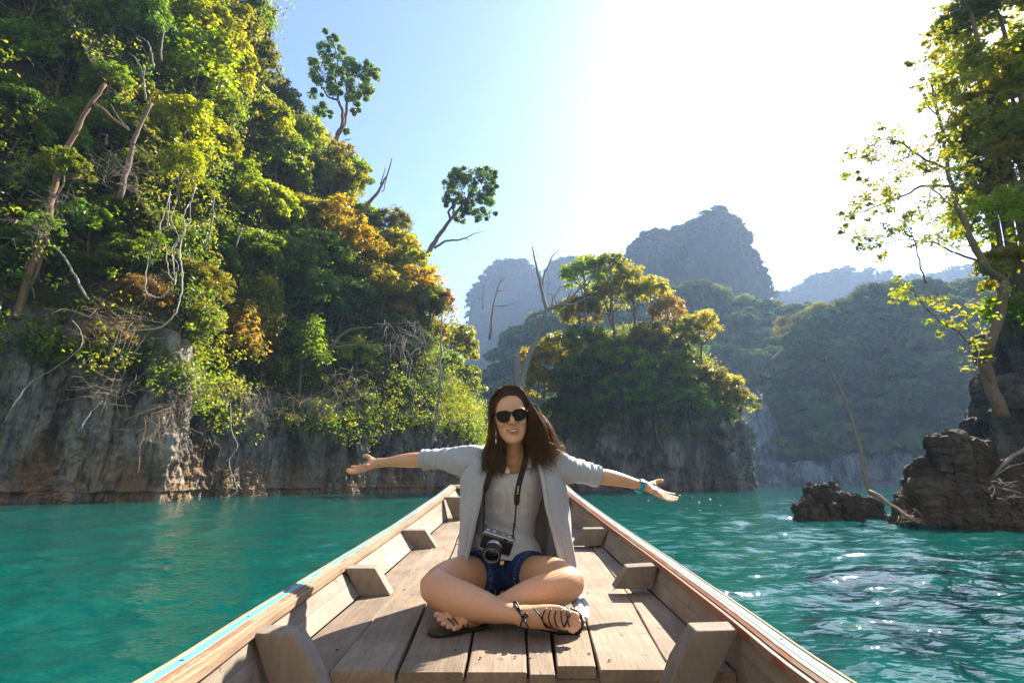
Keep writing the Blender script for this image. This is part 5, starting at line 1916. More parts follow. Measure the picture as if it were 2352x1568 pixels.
hand(body, W(866, 1063, 2.38), W(793, 1088, 2.42), Vector((-.05, -.50, .86)), .165, Vector((0, .3, 1)), .02)
hand(body, W(1482, 1116, 2.325), W(1561, 1155, 2.34), Vector((.05, -.50, .86)), .165, Vector((0, .3, 1)), .02)

# ---- legs
loft(body, [(W(1118, 1322, 2.31), .086, .080), (W(1085, 1324, 2.22), .080, .076), (W(1045, 1328, 2.11), .074, .072), (W(1014, 1338, 2.03), .063, .062), (W(1002, 1346, 1.99), .056, .056)], (0, 0, 1), 30)
loft(body, [(W(1002, 1346, 1.99), .058, .060), (W(1020, 1360, 1.955), .061, .060), (W(1056, 1376, 1.91), .061, .058), (W(1096, 1389, 1.872), .053, .050), (W(1140, 1401, 1.838), .039, .038), (W(1176, 1409, 1.813), .0295, .030), (W(1200, 1414, 1.80), .028, .031)], (0, 0, 1), 30)
loft(body, [(W(1192, 1322, 2.31), .086, .080), (W(1226, 1324, 2.22), .080, .076), (W(1264, 1325, 2.11), .074, .072), (W(1292, 1331, 2.03), .063, .062), (W(1305, 1336, 1.99), .056, .056)], (0, 0, 1), 30)
loft(body, [(W(1305, 1336, 1.99), .058, .060), (W(1290, 1346, 1.965), .061, .060), (W(1250, 1360, 1.94), .060, .057), (W(1205, 1374, 1.935), .053, .050), (W(1155, 1392, 1.93), .039, .038), (W(1110, 1408, 1.92), .0295, .030), (W(1086, 1416, 1.915), .028, .031)], (0, 0, 1), 30)
ellipsoid(body, W(984, 1340, 1.975), (.03, .03, .03)); ellipsoid(body, W(1322, 1331, 1.975), (.03, .03, .03))


def foot(mb, pts, side, toes, tn):
    loft(mb, pts, side, 24, 5, sq=2.3)
    for (p, q, r) in toes:
        loft(mb, [(p, r * 1.05, r), (p.lerp(q, .55), r * .95, r * .9), (q, r, r * .85)], side, 14, 3)


# her right foot, pointing to the right of the picture on its outer edge
RF = [(W(1196, 1413, 1.80), .030, .030), (W(1222, 1416, 1.795), .034, .027), (W(1250, 1416, 1.79), .037, .024), (W(1276, 1418, 1.785), .0395, .019), (W(1290, 1420, 1.782), .038, .013)]
foot(body, RF, (0.05, -.25, 1), [
    (W(1288, 1402, 1.785), W(1324, 1415, 1.770), .0132), (W(1290, 1414, 1.78), W(1330, 1428, 1.766), .0088), (W(1290, 1422, 1.778), W(1330, 1437, 1.763), .0082),
    (W(1288, 1430, 1.776), W(1325, 1444, 1.760), .0078), (W(1284, 1436, 1.774), W(1317, 1449, 1.760), .0074)], None)
# her left foot, flat, pointing to the lower left
LF_ = [(W(1092, 1416, 1.915), .030, .030), (W(1076, 1423, 1.898), .033, .026), (W(1058, 1427, 1.880), .036, .019), (W(1046, 1429, 1.868), .035, .013)]
foot(body, LF_, (.35, -.9, .1), [
    (W(1038, 1420, 1.885), W(1003, 1411, 1.872), .0122), (W(1038, 1427, 1.868), W(1007, 1422, 1.850), .0090), (W(1042, 1432, 1.856), W(1017, 1432, 1.832), .0088),
    (W(1048, 1436, 1.848), W(1029, 1439, 1.820), .0084), (W(1056, 1439, 1.842), W(1043, 1444, 1.816), .0080)], None)

# ---- head, in its own frame: x right in picture, y away from the lens, z up from the chin
HC = W(1179, 1019, 2.085)
HM = Matrix.Rotation(R(-7), 3, 'Y') @ Matrix.Rotation(R(3), 3, 'Z') @ Matrix.Rotation(R(3), 3, 'X')
H = lambda x, y, z: HC + HM @ Vector((x, y, z))
HEADS = [(-.004, .010, -.066, -.045), (.004, .024, -.079, -.030), (.014, .036, -.084, -.010), (.032, .0475, -.083, .012), (.055, .0560, -.082, .045), (.080, .0625, -.082, .072), (.105, .0655, -.081, .088), (.130, .0695, -.084, .095), (.160, .069, -.080, .096), (.188, .060, -.062, .082), (.208, .043, -.036, .058), (.219, .016, -.006, .024)]
hr = crom(HEADS, 4)
vs_, fs_ = [], []
n = 40
for (z, w, f, b) in hr:
    for k in range(n):
        an = 2 * math.pi * k / n
        c, s_ = math.cos(an), math.sin(an)
        x = w * math.copysign(abs(c) ** .86, c)
        yc, hy = (f + b) / 2, (b - f) / 2
        y = yc - hy * math.copysign(abs(s_) ** .92, s_)
        vs_.append(H(x, y, z))
for i in range(len(hr) - 1):
    for k in range(n):
        k2 = (k + 1) % n
        fs_.append((i * n + k, i * n + k2, (i + 1) * n + k2, (i + 1) * n + k))
fs_.append(tuple(reversed(range(n))))
fs_.append(tuple((len(hr) - 1) * n + k for k in range(n)))
body.add(vs_, fs_)
RX = (1, 0, 0)
loft(body, [(H(0, -.080, .122), .008, .007), (H(0, -.090, .100), .009, .009), (H(0, -.0965, .083), .0105, .0095), (H(0, -.094, .0765), .012, .007)], HM @ Vector(RX), 16, 4)
for s in (-1, 1):
    ellipsoid(body, H(s * .0105, -.089, .0775), (.0065, .008, .006))
    ellipsoid(body, H(s * .034, -.066, .082), (.021, .0155, .016))       # cheeks
    ellipsoid(body, H(s * .032, -.071, .126), (.026, .0125, .012))      # brow
    ellipsoid(body, H(s * .069, .012, .098), (.007, .016, .028))        # ear
ellipsoid(body, H(0, -.0765, .013), (.017, .012, .013))
ellipsoid(body, H(0, -.082, .049), (.027, .0085, .016))
body_o = remeshed(body, 'body', M['skin'], woman, 0.0024, 5, .45)

# face details
def ribbon_patch(name, mat, rows, parent):
    mb = MB()
    m = len(rows[0])
    mb.add([p for r_ in rows for p in r_], [(i * m + k, i * m + k + 1, (i + 1) * m + k + 1, (i + 1) * m + k) for i in range(len(rows) - 1) for k in range(m - 1)])
    return mb.build(name, mat, parent)


def mouth():
    hw = .0275
    xs = np.linspace(-hw, hw, 21)
    gap = lambda x: .0056 * max(0, 1 - (x / .0205) ** 2)
    zc = lambda x: .0475 + .0075 * (x / hw) ** 2
    tu = lambda x: .0050 * (1 - abs(x / hw) ** 2.5) * (1 - .16 * math.exp(-(x / .003) ** 2)) + .0003
    tl = lambda x: .0066 * (1 - abs(x / hw) ** 2.2) + .0003
    yf = lambda x: -.0945 + 11.0 * x * x
    a = MB()
    for sg in (1, -1):
        vs_ = []
        for x in xs:
            z0 = zc(x) + (gap(x) * .55 if sg > 0 else -gap(x) * .45)
            z1 = z0 + (tu(x) if sg > 0 else -tl(x))
            for t, o in ((0, .0012), (.3, -.0022), (.65, -.0026), (1, .0012)):
                vs_.append(H(x, yf(x) + o, z0 + (z1 - z0) * t))
        a.add(vs_, [(i * 4 + k, (i + 1) * 4 + k, (i + 1) * 4 + k + 1, i * 4 + k + 1) for i in range(20) for k in range(3)])
    a.build('lips', M['lip'], woman)
    t = MB()
    vs_ = []
    for x in xs[2:-2]:
        vs_ += [H(x, yf(x) + .0010, zc(x) - gap(x) * .3), H(x, yf(x) + .0008, zc(x) + gap(x) * .55)]
    t.add(vs_, [(2 * i, 2 * i + 2, 2 * i + 3, 2 * i + 1) for i in range(16)])
    t.build('teeth', M['teeth'], woman)
    t = MB()
    vs_ = []
    for x in xs[2:-2]:
        vs_ += [H(x, yf(x) + .0014, zc(x) - gap(x) * .5), H(x, yf(x) + .0014, zc(x) + gap(x) * .6)]
    t.add(vs_, [(2 * i, 2 * i + 2, 2 * i + 3, 2 * i + 1) for i in range(16)])
    t.build('mouth', plain('mouth_dark', (.06, .015, .012), .6), woman)


mouth()
for (p, q) in (((1327, 1414, 1.757), .0062), ((1003, 1409, 1.860), .006)):
    mb = MB()
    ellipsoid(mb, W(*p), (q, .002, q * .8), None, 10, 6)
    mb.build('toenail', M['nailskin'], woman)

# ---- hair
def hair():
    g = random.Random(12)
    cap = MB()
    # close shell over the skull, open at the face
    vs_, fs_ = [], []
    n, m = 96, 24
    rows = []
    for i in range(m + 1):
        row = []
        for k in range(n):
            th = 2 * math.pi * k / n
            f = max(0, -math.sin(th))
            ze = (.188 - .107 * (1 - f) ** .62 + .006 * math.cos(th) * f) if math.sin(th) < 0 else .081 - .026 * math.sin(th)
            ph = math.acos((ze - .112) / .122) * i / m
            tuck = 1 - .05 * (i / m) ** 8
            row.append(H(.0795 * math.sin(ph) * math.cos(th) * tuck, .099 * math.sin(ph) * math.sin(th) * tuck + .012, .112 + .122 * math.cos(ph)))
        rows.append(row)
    for r_ in rows: vs_ += r_
    fs_ = [(i * n + k, (i + 1) * n + k, (i + 1) * n + (k + 1) % n, i * n + (k + 1) % n) for i in range(m) for k in range(n)]
    cap.add(vs_, fs_)
    cap.build('hair_cap', plain('hair_dark', (.022, .013, .009), .5, .4, noise=.3, nscale=90), woman)

    mb = MB()
    part = H(-.018, -.045, .226)
    hv = lambda p: HC + HM @ Vector(p)

    def lock(p, r):
        q = crom([tuple(v) for v in p], 4)
        k = len(q)
        ph, am = q[-1][0] * 55 + g.uniform(-.6, .6), g.uniform(.003, .0085)
        for i in range(k):
            t_ = (i / (k - 1))
            q[i] = q[i] + np.array([math.sin(ph + t_ * 11), .6 * math.cos(ph + t_ * 9), 0]) * am * t_ ** 1.5
        mb.tube([Vector(v) for v in q], [max(.0006, r * (1 - .80 * (i / (k - 1)) ** 2.2)) for i in range(k)], 4, flat=.5, cap=False)

    # left side of the picture: dark sheet falling straight in front of the shoulder
    for i in range(760):
        t = g.random()
        ang = R(200 + 150 * t)
        d = g.random()
        root = hv((-.020 - .012 * d, -.050 + .115 * t, .219 + .006 * g.random()))
        mid0 = hv((-.062 - .010 * d, -.040 + .10 * t, .186))
        a = W(1144 - 19 * d, 952, 2.05 + .13 * t + g.uniform(-.01, .01))
        b = W(1152 - 32 * d + 6 * g.random(), 1002, 2.04 + .13 * t + g.uniform(-.012, .012))
        e_u = 1158 - 50 * d ** .9 + g.uniform(-6, 6)
        e = W(e_u, 1052 + g.uniform(-18, 24) - 12 * abs(d - .5), 2.055 + .10 * t)
        e2 = e + Vector((g.uniform(-.018, .018), g.uniform(-.02, .005), -g.uniform(.005, .06)))
        lock([root, mid0, a, b, e, e2], g.uniform(.0013, .0034))
    # right side: fuller, flaring outwards, catching the sun
    for i in range(980):
        t = g.random()
        d = g.random()
        root = hv((-.016 + .014 * g.random(), -.042 + .105 * t, .226 + .006 * g.random()))
        m0 = hv((.036 + .012 * d, -.044 + .110 * t, .212 + .010 * d))
        wv = g.uniform(-5, 5)
        m1 = W(1212 + 11 * d, 930, 2.045 + .14 * t)
        a = W(1209 + 41 * d ** 1.2 + wv, 972 + 4 * d, 2.05 + .15 * t + g.uniform(-.01, .01))
        b = W(1207 + 58 * d ** 1.2 - wv, 1010, 2.06 + .15 * t + g.uniform(-.015, .015))
        e = W(1222 + 46 * d + g.uniform(-10, 10) + wv, 1044 + g.uniform(-26, 20), 2.06 + .13 * t)
        e2 = e + Vector((g.uniform(-.018, .034), g.uniform(-.02, .01), -g.uniform(.0, .055)))
        lock([root, m0, m1, a, b, e, e2], g.uniform(.0012, .0032))
    # back of the head and neck
    for i in range(380):
        x = g.uniform(-.075, .078)
        root = hv((x * .45, .02 + .05 * g.random(), .225))
        m0 = hv((x * .95, .085 + .03 * (1 - (x / .08) ** 2), .15))
        m1 = hv((x * 1.1, .10, .06))
        e = hv((x * 1.2 + g.uniform(-.01, .01), .085 + g.uniform(-.01, .02), -.02 + g.uniform(-.03, .02)))
        lock([root, m0, m1, e], g.uniform(.003, .006))
    # combed from the parting over the skull, lying close
    for i in range(520):
        y0 = g.uniform(-.066, .075)
        sx = -1 if g.random() < .42 else 1
        x0, x1 = -.020 + g.uniform(-.003, .003), sx * g.uniform(.070, .079)
        lift = g.uniform(1.0, 1.045)
        pts = []
        for j in range(7):
            t_ = j / 6
            x = x0 + (x1 - x0) * math.sin(t_ * math.pi / 2)
            y = y0 + (.030 if y0 < 0 else .012) * t_ ** 1.6
            rem = max(.012, 1 - (x / .081) ** 2 - ((y - .012) / .100) ** 2)
            pts.append(hv((x * lift, .012 + (y - .012) * lift, .112 + .123 * math.sqrt(rem) * lift)))
        d_ = g.random()
        pts.append(hv((sx * (.079 + .006 * d_), pts[-1].y * 0 + y0 * .5 + .004, .07)))
        pts.append(hv((sx * (.080 + .010 * d_), y0 * .5 + .004, .02)))
        lock(pts, g.uniform(.0014, .0028))
    # loose strands
    for i in range(260):
        d = g.random()
        if g.random() < .7:
            a = W(1222 + 10 * d, 926 + 30 * g.random(), 2.10)
            b = W(1250 + 16 * d, 975 + 15 * g.random(), 2.12 + g.uniform(-.04, .04))
            e = W(1262 + 26 * d, 1012 + 24 * g.random(), 2.12 + g.uniform(-.05, .05))
            e2 = e + Vector((g.uniform(-.02, .04), 0, g.uniform(-.05, .01)))
        else:
            a = W(1128, 990, 2.08)
            b = W(1112 + 30 * d, 1040, 2.06)
            e = W(1106 + 56 * d, 1068 + 12 * g.random(), 2.04 + .03 * g.random())
            e2 = e + Vector((g.uniform(-.02, .02), g.uniform(-.01, .01), g.uniform(-.03, .012)))
        lock([a, b, e, e2], g.uniform(.0007, .0012))
    o = mb.build('hair', M['hair'], woman)
    o['kind'] = 'stuff'


hair()

# ---- clothes
def torso_ring(z_rows):
    return crom([(s[0].x, s[0].y, s[0].z, s[1], s[2]) for s in torso], 12)


TR = torso_ring(None)


def torso_at(z):
    i = np.argsort(TR[:, 2])
    return [float(np.interp(z, TR[i, 2], TR[i, c])) for c in (0, 1, 3, 4)]


tank_hem = lambda th: (W(1086, 1262, 2.3).z + W(1245, 1292, 2.3).z) / 2 + .018 * -math.cos(th)
zneck, zstrap, zarm = W(1175, 1088, 2.13).z, W(1178, 1036, 2.19).z, W(1250, 1112, 2.2).z


def tank_top_z(th):
    """th: 0 right, -90deg front"""
    f = -math.sin(th)                           # 1 at the front
    x = math.cos(th)
    ax = abs(x)
    if f >= 0:
        if ax < .48: return zneck + (ax / .48) ** 2 * .020
        if ax < .72: return zneck + .020 + (ax - .48) / .24 * (zstrap - zneck - .02) * .55
        return zarm + (1 - ax) / .28 * (zstrap - zarm) * .55
    if ax < .6: return zneck + .01
    return zarm + (1 - ax) / .4 * (zneck - zarm + .01)


def cloth_noise(P, amp, sc, seed):
    return amp * fbm(np.asarray(P) * sc, 4, seed)


def tank():
    n, m = 120, 70
    V = np.zeros((m, n, 3))
    for k in range(n):
        th = 2 * math.pi * k / n
        z1, z0 = tank_top_z(th), tank_hem(th)
        for i in range(m):
            z = z0 + (z1 - z0) * i / (m - 1)
            cx, cy, ra, rb = torso_at(z)
            off = .011 + .027 * max(0, 1 - (z - z0) / .10) * (1 if i > 4 else .75)
            x, y = math.cos(th), math.sin(th)
            px, py = cx + x * (ra + off), cy + y * (rb + off)
            for s, u in ((-1, 1138), (1, 1208)):      # the bust carries the cloth
                c = W(u, 1120, 2.185)
                d2 = ((px - c.x) / .060) ** 2 + ((z - c.z) / .070) ** 2
                if y < 0: py -= .026 * math.exp(-d2)
            V[i, k] = (px, py, z)
    P = V.reshape(-1, 3)
    low = np.clip((W(1176, 1140, 2.2).z - P[:, 2]) / .15, 0, 1)
    w = cloth_noise(P, .010, np.array([9, 9, 15]), 3) * low + .0035 * np.sin(P[:, 2] * 75 + P[:, 0] * 26 + 2 * fbm(P * 6, 2, 9)) * low
    cx = np.array([torso_at(z)[:2] for z in P[:, 2]])
    d = P[:, :2] - cx
    d /= np.linalg.norm(d, axis=1, keepdims=True)
    P[:, :2] += d * w[:, None]
    i = np.arange((m - 1) * n)
    a, k = i // n, i % n
    k2 = (k + 1) % n
    F = np.stack([a * n + k, a * n + k2, (a + 1) * n + k2, (a + 1) * n + k], 1)
    o = link('tank_top', mesh_np('tank_top', P, F), M['tank'], woman)
    s = o.modifiers.new('s', 'SOLIDIFY')
    s.thickness = .003
    applied(o)
    # shoulder straps
    for pts in ([(1216, 1074, 2.125), (1222, 1055, 2.14), (1227, 1040, 2.16), (1230, 1030, 2.20)], [(1140, 1074, 2.125), (1134, 1056, 2.14), (1130, 1042, 2.16), (1128, 1032, 2.20)]):
        mb = MB()
        mb.tube([W(*p) for p in crom(pts, 4)], .010, 8, flat=.22, up=(0, -1, .3))
        mb.build('strap', M['tank'], o)
    mb = MB()
    mb.tube([W(*p) for p in crom([(1245, 1102, 2.13), (1246, 1082, 2.125), (1240, 1062, 2.14), (1236, 1040, 2.17)], 4)], .007, 8, flat=.25, up=(0, -1, .3))
    b = mb.build('bra_strap', M['black'], woman)
    return o


tank_o = tank()

from mathutils.bvhtree import BVHTree
_dg = bpy.context.evaluated_depsgraph_get()


def hit(o, u, v):
    """where the sight line of a photo pixel meets object o"""
    me = o.data
    off = o.matrix_parent_inverse.translation + (o.parent.location if o.parent else Vector((0, 0, 0)))
    if '_bvh' not in globals(): globals()['_bvh'] = {}
    if o.name not in _bvh:
        _bvh[o.name] = BVHTree.FromPolygons([v_.co.copy() for v_ in me.vertices], [tuple(p.vertices) for p in me.polygons])
    e = W(u, v, 3.0)
    c = Vector((0, 0, ZC))
    loc, nor, idx, dist = _bvh[o.name].ray_cast(c - off, (e - c).normalized())
    return (loc + off, nor) if loc else (None, None)


def lettering():
    """LOVE in small glass beads; the L is mostly under the camera strap and cardigan"""
    seg = {
        'O': None,
        'L': [(1112, 1120, 1120, 1181), (1112, 1168, 1128, 1181)],
        'E': [(1197, 1120, 1209, 1182), (1197, 1120, 1226, 1131), (1197, 1145, 1222, 1156), (1197, 1171, 1221, 1182)],
    }
    mb = MB()

    def bead(u, v):
        p, n_ = hit(tank_o, u, v)
        if p is None: return
        n_ = n_ if n_.y < 0 else -n_
        a = n_.orthogonal().normalized() * .00125
        b = n_.cross(a)
        p = p + n_ * .0006
        mb.add([p + a, p + b, p - a, p - b, p + n_ * .0011], [(0, 1, 4), (1, 2, 4), (2, 3, 4), (3, 0, 4)])

    st = 1.9
    for r_ in seg['L'] + seg['E']:
        u = r_[0]
        while u <= r_[2]:
            v = r_[1]
            while v <= r_[3]:
                bead(u + (v - 1150) * -.04, v)
                v += st
            u += st
    for rad in (0, 1, 2, 3, 4):
        a, b = 15.5 - rad * 1.9, 30.5 - rad * 1.9
        L = 2 * math.pi * math.sqrt((a * a + b * b) / 2)
        for k in range(int(L / st)):
            th = 2 * math.pi * k * st / L
            bead(1146 + a * math.copysign(abs(math.cos(th)) ** .75, math.cos(th)), 1149 + b * math.copysign(abs(math.sin(th)) ** .8, math.sin(th)))
    for k in range(34):
        f = k / 33
        for w in range(5):
            bead(1165.5 + 10 * f + w * 1.9, 1119.5 + 61 * f)
            bead(1188.5 - 9 * f + w * 1.9, 1119.5 + 61 * f)
    m = plain('glass_bead', (.90, .91, .93), .2, .8, 0.0)
    o = mb.build('bead_lettering', m, None, False)
    o.parent = tank_o
    o['kind'] = 'stuff'


lettering()


def cardigan():
    rows = [
        [(1136, 1034, 2.13), (1101, 1027, 2.19), (1112, 1022, 2.26), (1178, 1020, 2.275), (1245, 1025, 2.26), (1261, 1033, 2.19), (1222, 1037, 2.13)],
        [(1124, 1062, 2.09), (1080, 1056, 2.155), (1085, 1050, 2.30), (1178, 1050, 2.33), (1268, 1055, 2.30), (1281, 1066, 2.155), (1237, 1064, 2.09)],
        [(1114, 1098, 2.075), (1064, 1091, 2.165), (1075, 1085, 2.34), (1176, 1085, 2.38), (1275, 1090, 2.34), (1294, 1108, 2.165), (1246, 1100, 2.075)],
        [(1103, 1150, 2.085), (1061, 1148, 2.17), (1078, 1140, 2.36), (1172, 1140, 2.42), (1275, 1145, 2.36), (1301, 1160, 2.18), (1254, 1155, 2.08)],
        [(1090, 1208, 2.10), (1059, 1205, 2.18), (1080, 1200, 2.38), (1168, 1200, 2.45), (1275, 1205, 2.40), (1307, 1215, 2.20), (1268, 1214, 2.115)],
        [(1078, 1262, 2.115), (1057, 1262, 2.19), (1080, 1255, 2.40), (1166, 1255, 2.47), (1275, 1255, 2.42), (1314, 1268, 2.22), (1280, 1266, 2.14)],
        [(1071, 1298, 2.13), (1056, 1298, 2.20), (1080, 1300, 2.42), (1165, 1300, 2.49), (1275, 1300, 2.44), (1320, 1300, 2.24), (1288, 1300, 2.165)],
        [(1072, 1318, 2.15), (1056, 1318, 2.22), (1085, 1345, 2.44), (1165, 1350, 2.51), (1270, 1345, 2.46), (1318, 1322, 2.26), (1288, 1318, 2.19)]]
    g = [crom([tuple(W(*p)) for p in r_], 22) for r_ in rows]
    A = np.array(g)                                    # rows x n x 3
    n = A.shape[1]
    B = np.stack([crom(A[:, k], 12) for k in range(n)], 1)
    m = B.shape[0]
    t = np.linspace(0, 1, m)[:, None]
    s = np.linspace(0, 1, n)[None]
    # normals from the grid
    du, dv = np.gradient(B, axis=1), np.gradient(B, axis=0)
    N = np.cross(du, dv)
    N /= np.maximum(np.linalg.norm(N, axis=2, keepdims=True), 1e-9)
    P = B.reshape(-1, 3)
    fold = (.0095 * np.sin(s * 62 + 2.2 * np.sin(t * 3 + s * 9)) + .004 * np.sin(s * 131 + t * 4)) * np.clip(t * 1.5 - .15, 0, 1)
    wr = cloth_noise(P, .010, np.array([8, 8, 5]), 21).reshape(m, n)
    edge = np.exp(-(s / .012) ** 2) + np.exp(-((1 - s) / .012) ** 2)
    B = B + N * (fold + wr * (.4 + .6 * t) + .002 * edge)[:, :, None]
    i = np.arange((m - 1) * (n - 1))
    a = i // (n - 1) * n + i % (n - 1)
    F = np.stack([a, a + 1, a + n + 1, a + n], 1)
    o = link('cardigan', mesh_np('cardigan', B.reshape(-1, 3), F), M['cardigan'], woman)
    so = o.modifiers.new('s', 'SOLIDIFY')
    so.thickness = .005
    so.offset = 0
    applied(o)
    # the bands along the two front edges
    for k0 in (0, n - 1):
        mb = MB()
        sgn = 1 if k0 == 0 else -1
        q = [Vector(B[r_, k0] + (B[r_, k0 + sgn * 2] - B[r_, k0]) * .6) + Vector((0, -.003, 0)) for r_ in range(2, m)]
        mb.tube(q, .009, 8, flat=.3, up=(0, -1, 0))
        mb.build('front_band', M['cardigan'], None).parent = o
    
    # sleeves pushed up to the elbow
    for sd, pts in ((-1, [((1116, 1050, 2.18), .046), ((1094, 1054, 2.185), .060), ((1066, 1057, 2.205), .060), ((1040, 1056, 2.235), .051), ((1015, 1053, 2.262), .043), ((994, 1054, 2.282), .0415), ((980, 1055, 2.293), .043), ((973, 1055.5, 2.30), .038)]),
                    (1, [((1246, 1056, 2.18), .046), ((1266, 1061, 2.185), .060), ((1291, 1074, 2.20), .061), ((1315, 1079, 2.225), .052), ((1338, 1083, 2.245), .047), ((1356, 1088, 2.26), .0445), ((1369, 1092, 2.27), .044), ((1376, 1094, 2.275), .038)])):
        rr = crom([tuple(W(*p)) + (r_,) for p, r_ in pts], 14)
        mm, nn = len(rr), 56
        V = np.zeros((mm, nn, 3))
        for i in range(mm):
            tg = Vector(rr[min(i + 1, mm - 1)][:3] - rr[max(i - 1, 0)][:3]).normalized()
            a_ = (Vector((0, 0, 1)) - tg * tg.z).normalized()
            b_ = tg.cross(a_)
            for k in range(nn):
                an = 2 * math.pi * k / nn
                f = i / (mm - 1)
                bunch = .25 + .75 * f
                q = math.sin(f * 46 + 2.1 * math.sin(an + f * 3) + an * 1.0)
                w = .0027 * bunch * (abs(q) ** .6 * math.copysign(1, q)) + .0018 * bunch * math.sin(f * 90 + an * 3 + 2 * math.sin(an * 2))
                w += .0032 * math.sin(an * 5 - f * 9) * (1 - f)
                roll = .0045 * (1 if f > .90 else 0) * math.sin((f - .90) / .10 * math.pi)
                sag = 1.0 + .12 * max(0, -math.cos(an)) * (1 - f)
                r_ = (rr[i][3] + w + roll) * sag
                V[i, k] = Vector(rr[i][:3]) + a_ * math.cos(an) * r_ + b_ * math.sin(an) * r_ * .95
        P = V.reshape(-1, 3)
        i = np.arange((mm - 1) * nn)
        a, k = i // nn, i % nn
        k2 = (k + 1) % nn
        F = np.stack([a * nn + k, a * nn + k2, (a + 1) * nn + k2, (a + 1) * nn + k], 1)
        so_ = link('sleeve', mesh_np('sleeve', P, F), M['cardigan'])
        so_.parent = o
        
        md = so_.modifiers.new('s', 'SOLIDIFY')
        md.thickness = .004
        applied(so_)
    # the hem trailing on the deck by the right knee
    q = [W(1322, 1372, 2.02), W(1338, 1392, 1.93), W(1344, 1412, 1.87), W(1338, 1432, 1.83)]
    mb = MB()
    for kx in range(4):
        off = Vector((.010 * kx - .02, .012 * kx, .006 * (kx % 2)))
        mb.tube([Vector(p) + off for p in crom([tuple(p) for p in q], 5)], [.012] * 16, 8, flat=.5)
    z = mb.build('hem', M['cardigan'])
    z.parent = o
    
    return o


cardigan()


def shorts():
    mb = MB()
    loft(mb, [(W(1152, 1346, 2.33), .120, .102), (W(1153, 1318, 2.345), .160, .117), (W(1157, 1282, 2.338), .150, .108), (W(1159, 1262, 2.332), .140, .102)], (1, 0, 0), 36, cap=False)
    loft(mb, [(W(1124, 1324, 2.325), .098, .094), (W(1104, 1323, 2.265), .099, .096), (W(1084, 1324, 2.20), .095, .093)], (0, 0, 1), 32, cap=False)
    loft(mb, [(W(1186, 1324, 2.325), .098, .094), (W(1206, 1323, 2.265), .099, .096), (W(1226, 1324, 2.20), .095, .093)], (0, 0, 1), 32, cap=False)
    o = remeshed(mb, 'denim_shorts', M['denim'], woman, .0045, 3)
    inv = Matrix.Translation(-Vector(woman.location))

    def sub(b, nm, mat, smooth=True):
        x = b.build(nm, mat, None, smooth)
        x.parent = o
        return x
    # waistband
    b = MB()
    for (vc, r0) in ((1263, 0), ):
        c = W(1158, 1266, 2.334)
        vs_, fs_ = [], []
        for i, (dz, e) in enumerate(((-.018, .0045), (-.018, .010), (.016, .009), (.016, .003))):
            for k in range(48):
                th = 2 * math.pi * k / 48
                vs_.append(c + Vector((math.cos(th) * (.143 + e - dz * .25), math.sin(th) * (.105 + e - dz * .2), dz + .010 * -math.cos(th))))
        for i in range(3):
            for k in range(48):
                fs_.append((i * 48 + k, i * 48 + (k + 1) % 48, (i + 1) * 48 + (k + 1) % 48, (i + 1) * 48 + k))
        b.add(vs_, fs_)
    sub(b, 'waistband', M['denim'])
    p = W(1153, 1292, 2.205)
    b = MB()
    b.lathe([(.0095, 0), (.0095, .002), (.008, .0032), (.005, .0025), (.001, .0022)], p + Vector((0, 0, 0)), (0, -1, .15), 18)
    sub(b, 'button', plain('brass', (.55, .36, .14), .3, .5, 1.0))
    b = MB()
    b.tube([W(1144, 1298, 2.222), W(1145, 1325, 2.222), W(1148, 1350, 2.225)], .0009, 5)
    b.tube([W(1148, 1298, 2.222), W(1149, 1325, 2.222), W(1150, 1350, 2.225)], .0009, 5)
    for u in (1184, 1188, 1098, 1102):
        b.tube([W(u, 1274, 2.232), W(u, 1290, 2.236)], .0009, 5)
    b.tube([W(u_, v_, 2.232) for u_, v_ in ((1080, 1283), (1092, 1287), (1104, 1283), (1112, 1272))], .0008, 5)
    sub(b, 'stitching', M['thread'])
    # frayed hems
    g = random.Random(3)
    b = MB()
    for (c0, dx, r0) in ((W(1084, 1324, 2.20), W(1045, 1328, 2.11), .0945), (W(1226, 1324, 2.20), W(1264, 1325, 2.11), .0945)):
        t = (dx - c0).normalized()
        a_ = (Vector((0, 0, 1)) - t * t.z).normalized()
        b_ = t.cross(a_)
        for k in range(420):
            an = g.uniform(0, 6.28)
            p = c0 + a_ * math.cos(an) * r0 + b_ * math.sin(an) * (r0 - .002) + t * g.uniform(-.012, .006)
            L = g.uniform(.003, .009)
            q = p + t * L + Vector((g.uniform(-.004, .004), g.uniform(-.004, .004), g.uniform(-.005, .003)))
            b.tube([p, p.lerp(q, .5) + Vector((0, 0, g.uniform(-.002, .002))), q], [.00055, .0005, .0003], 4, cap=False)
    f = sub(b, 'frayed_hem', M['thread'])
    f['kind'] = 'stuff'


shorts()

# ---- sandals
def sandal(sole_pts, nrm, straps, up_extra=()):
    e_ = None
    mb = MB()
    nrm = Vector(nrm).normalized()
    P = [Vector(p) for p in sole_pts]
    k = len(P)
    mb.add([p + nrm * .004 for p in P] + [p - nrm * .005 for p in P], [tuple(range(k)), tuple(range(2 * k - 1, k - 1, -1))] + [(i, i + k, (i + 1) % k + k, (i + 1) % k) for i in range(k)])
    o = mb.build('sandal', M['black'], woman, False, .002)
    for (pts, r_) in straps:
        s = MB()
        s.tube([Vector(p) for p in crom([tuple(W(*q)) for q in pts], 6)], r_, 7)
        x = s.build('sandal_strap', M['black'])
        x.parent = o
        
    return o


def sole_outline(heel, toe, side, w):
    prof = [(-.02, .0), (.0, .62), (.08, .8), (.3, .78), (.5, .86), (.72, 1.0), (.88, .92), (.97, .6), (1.01, 0)]
    d = toe - heel
    return [heel + d * a + side * (w * b) for a, b in prof] + [heel + d * a - side * (w * b) for a, b in reversed(prof[1:-1])]


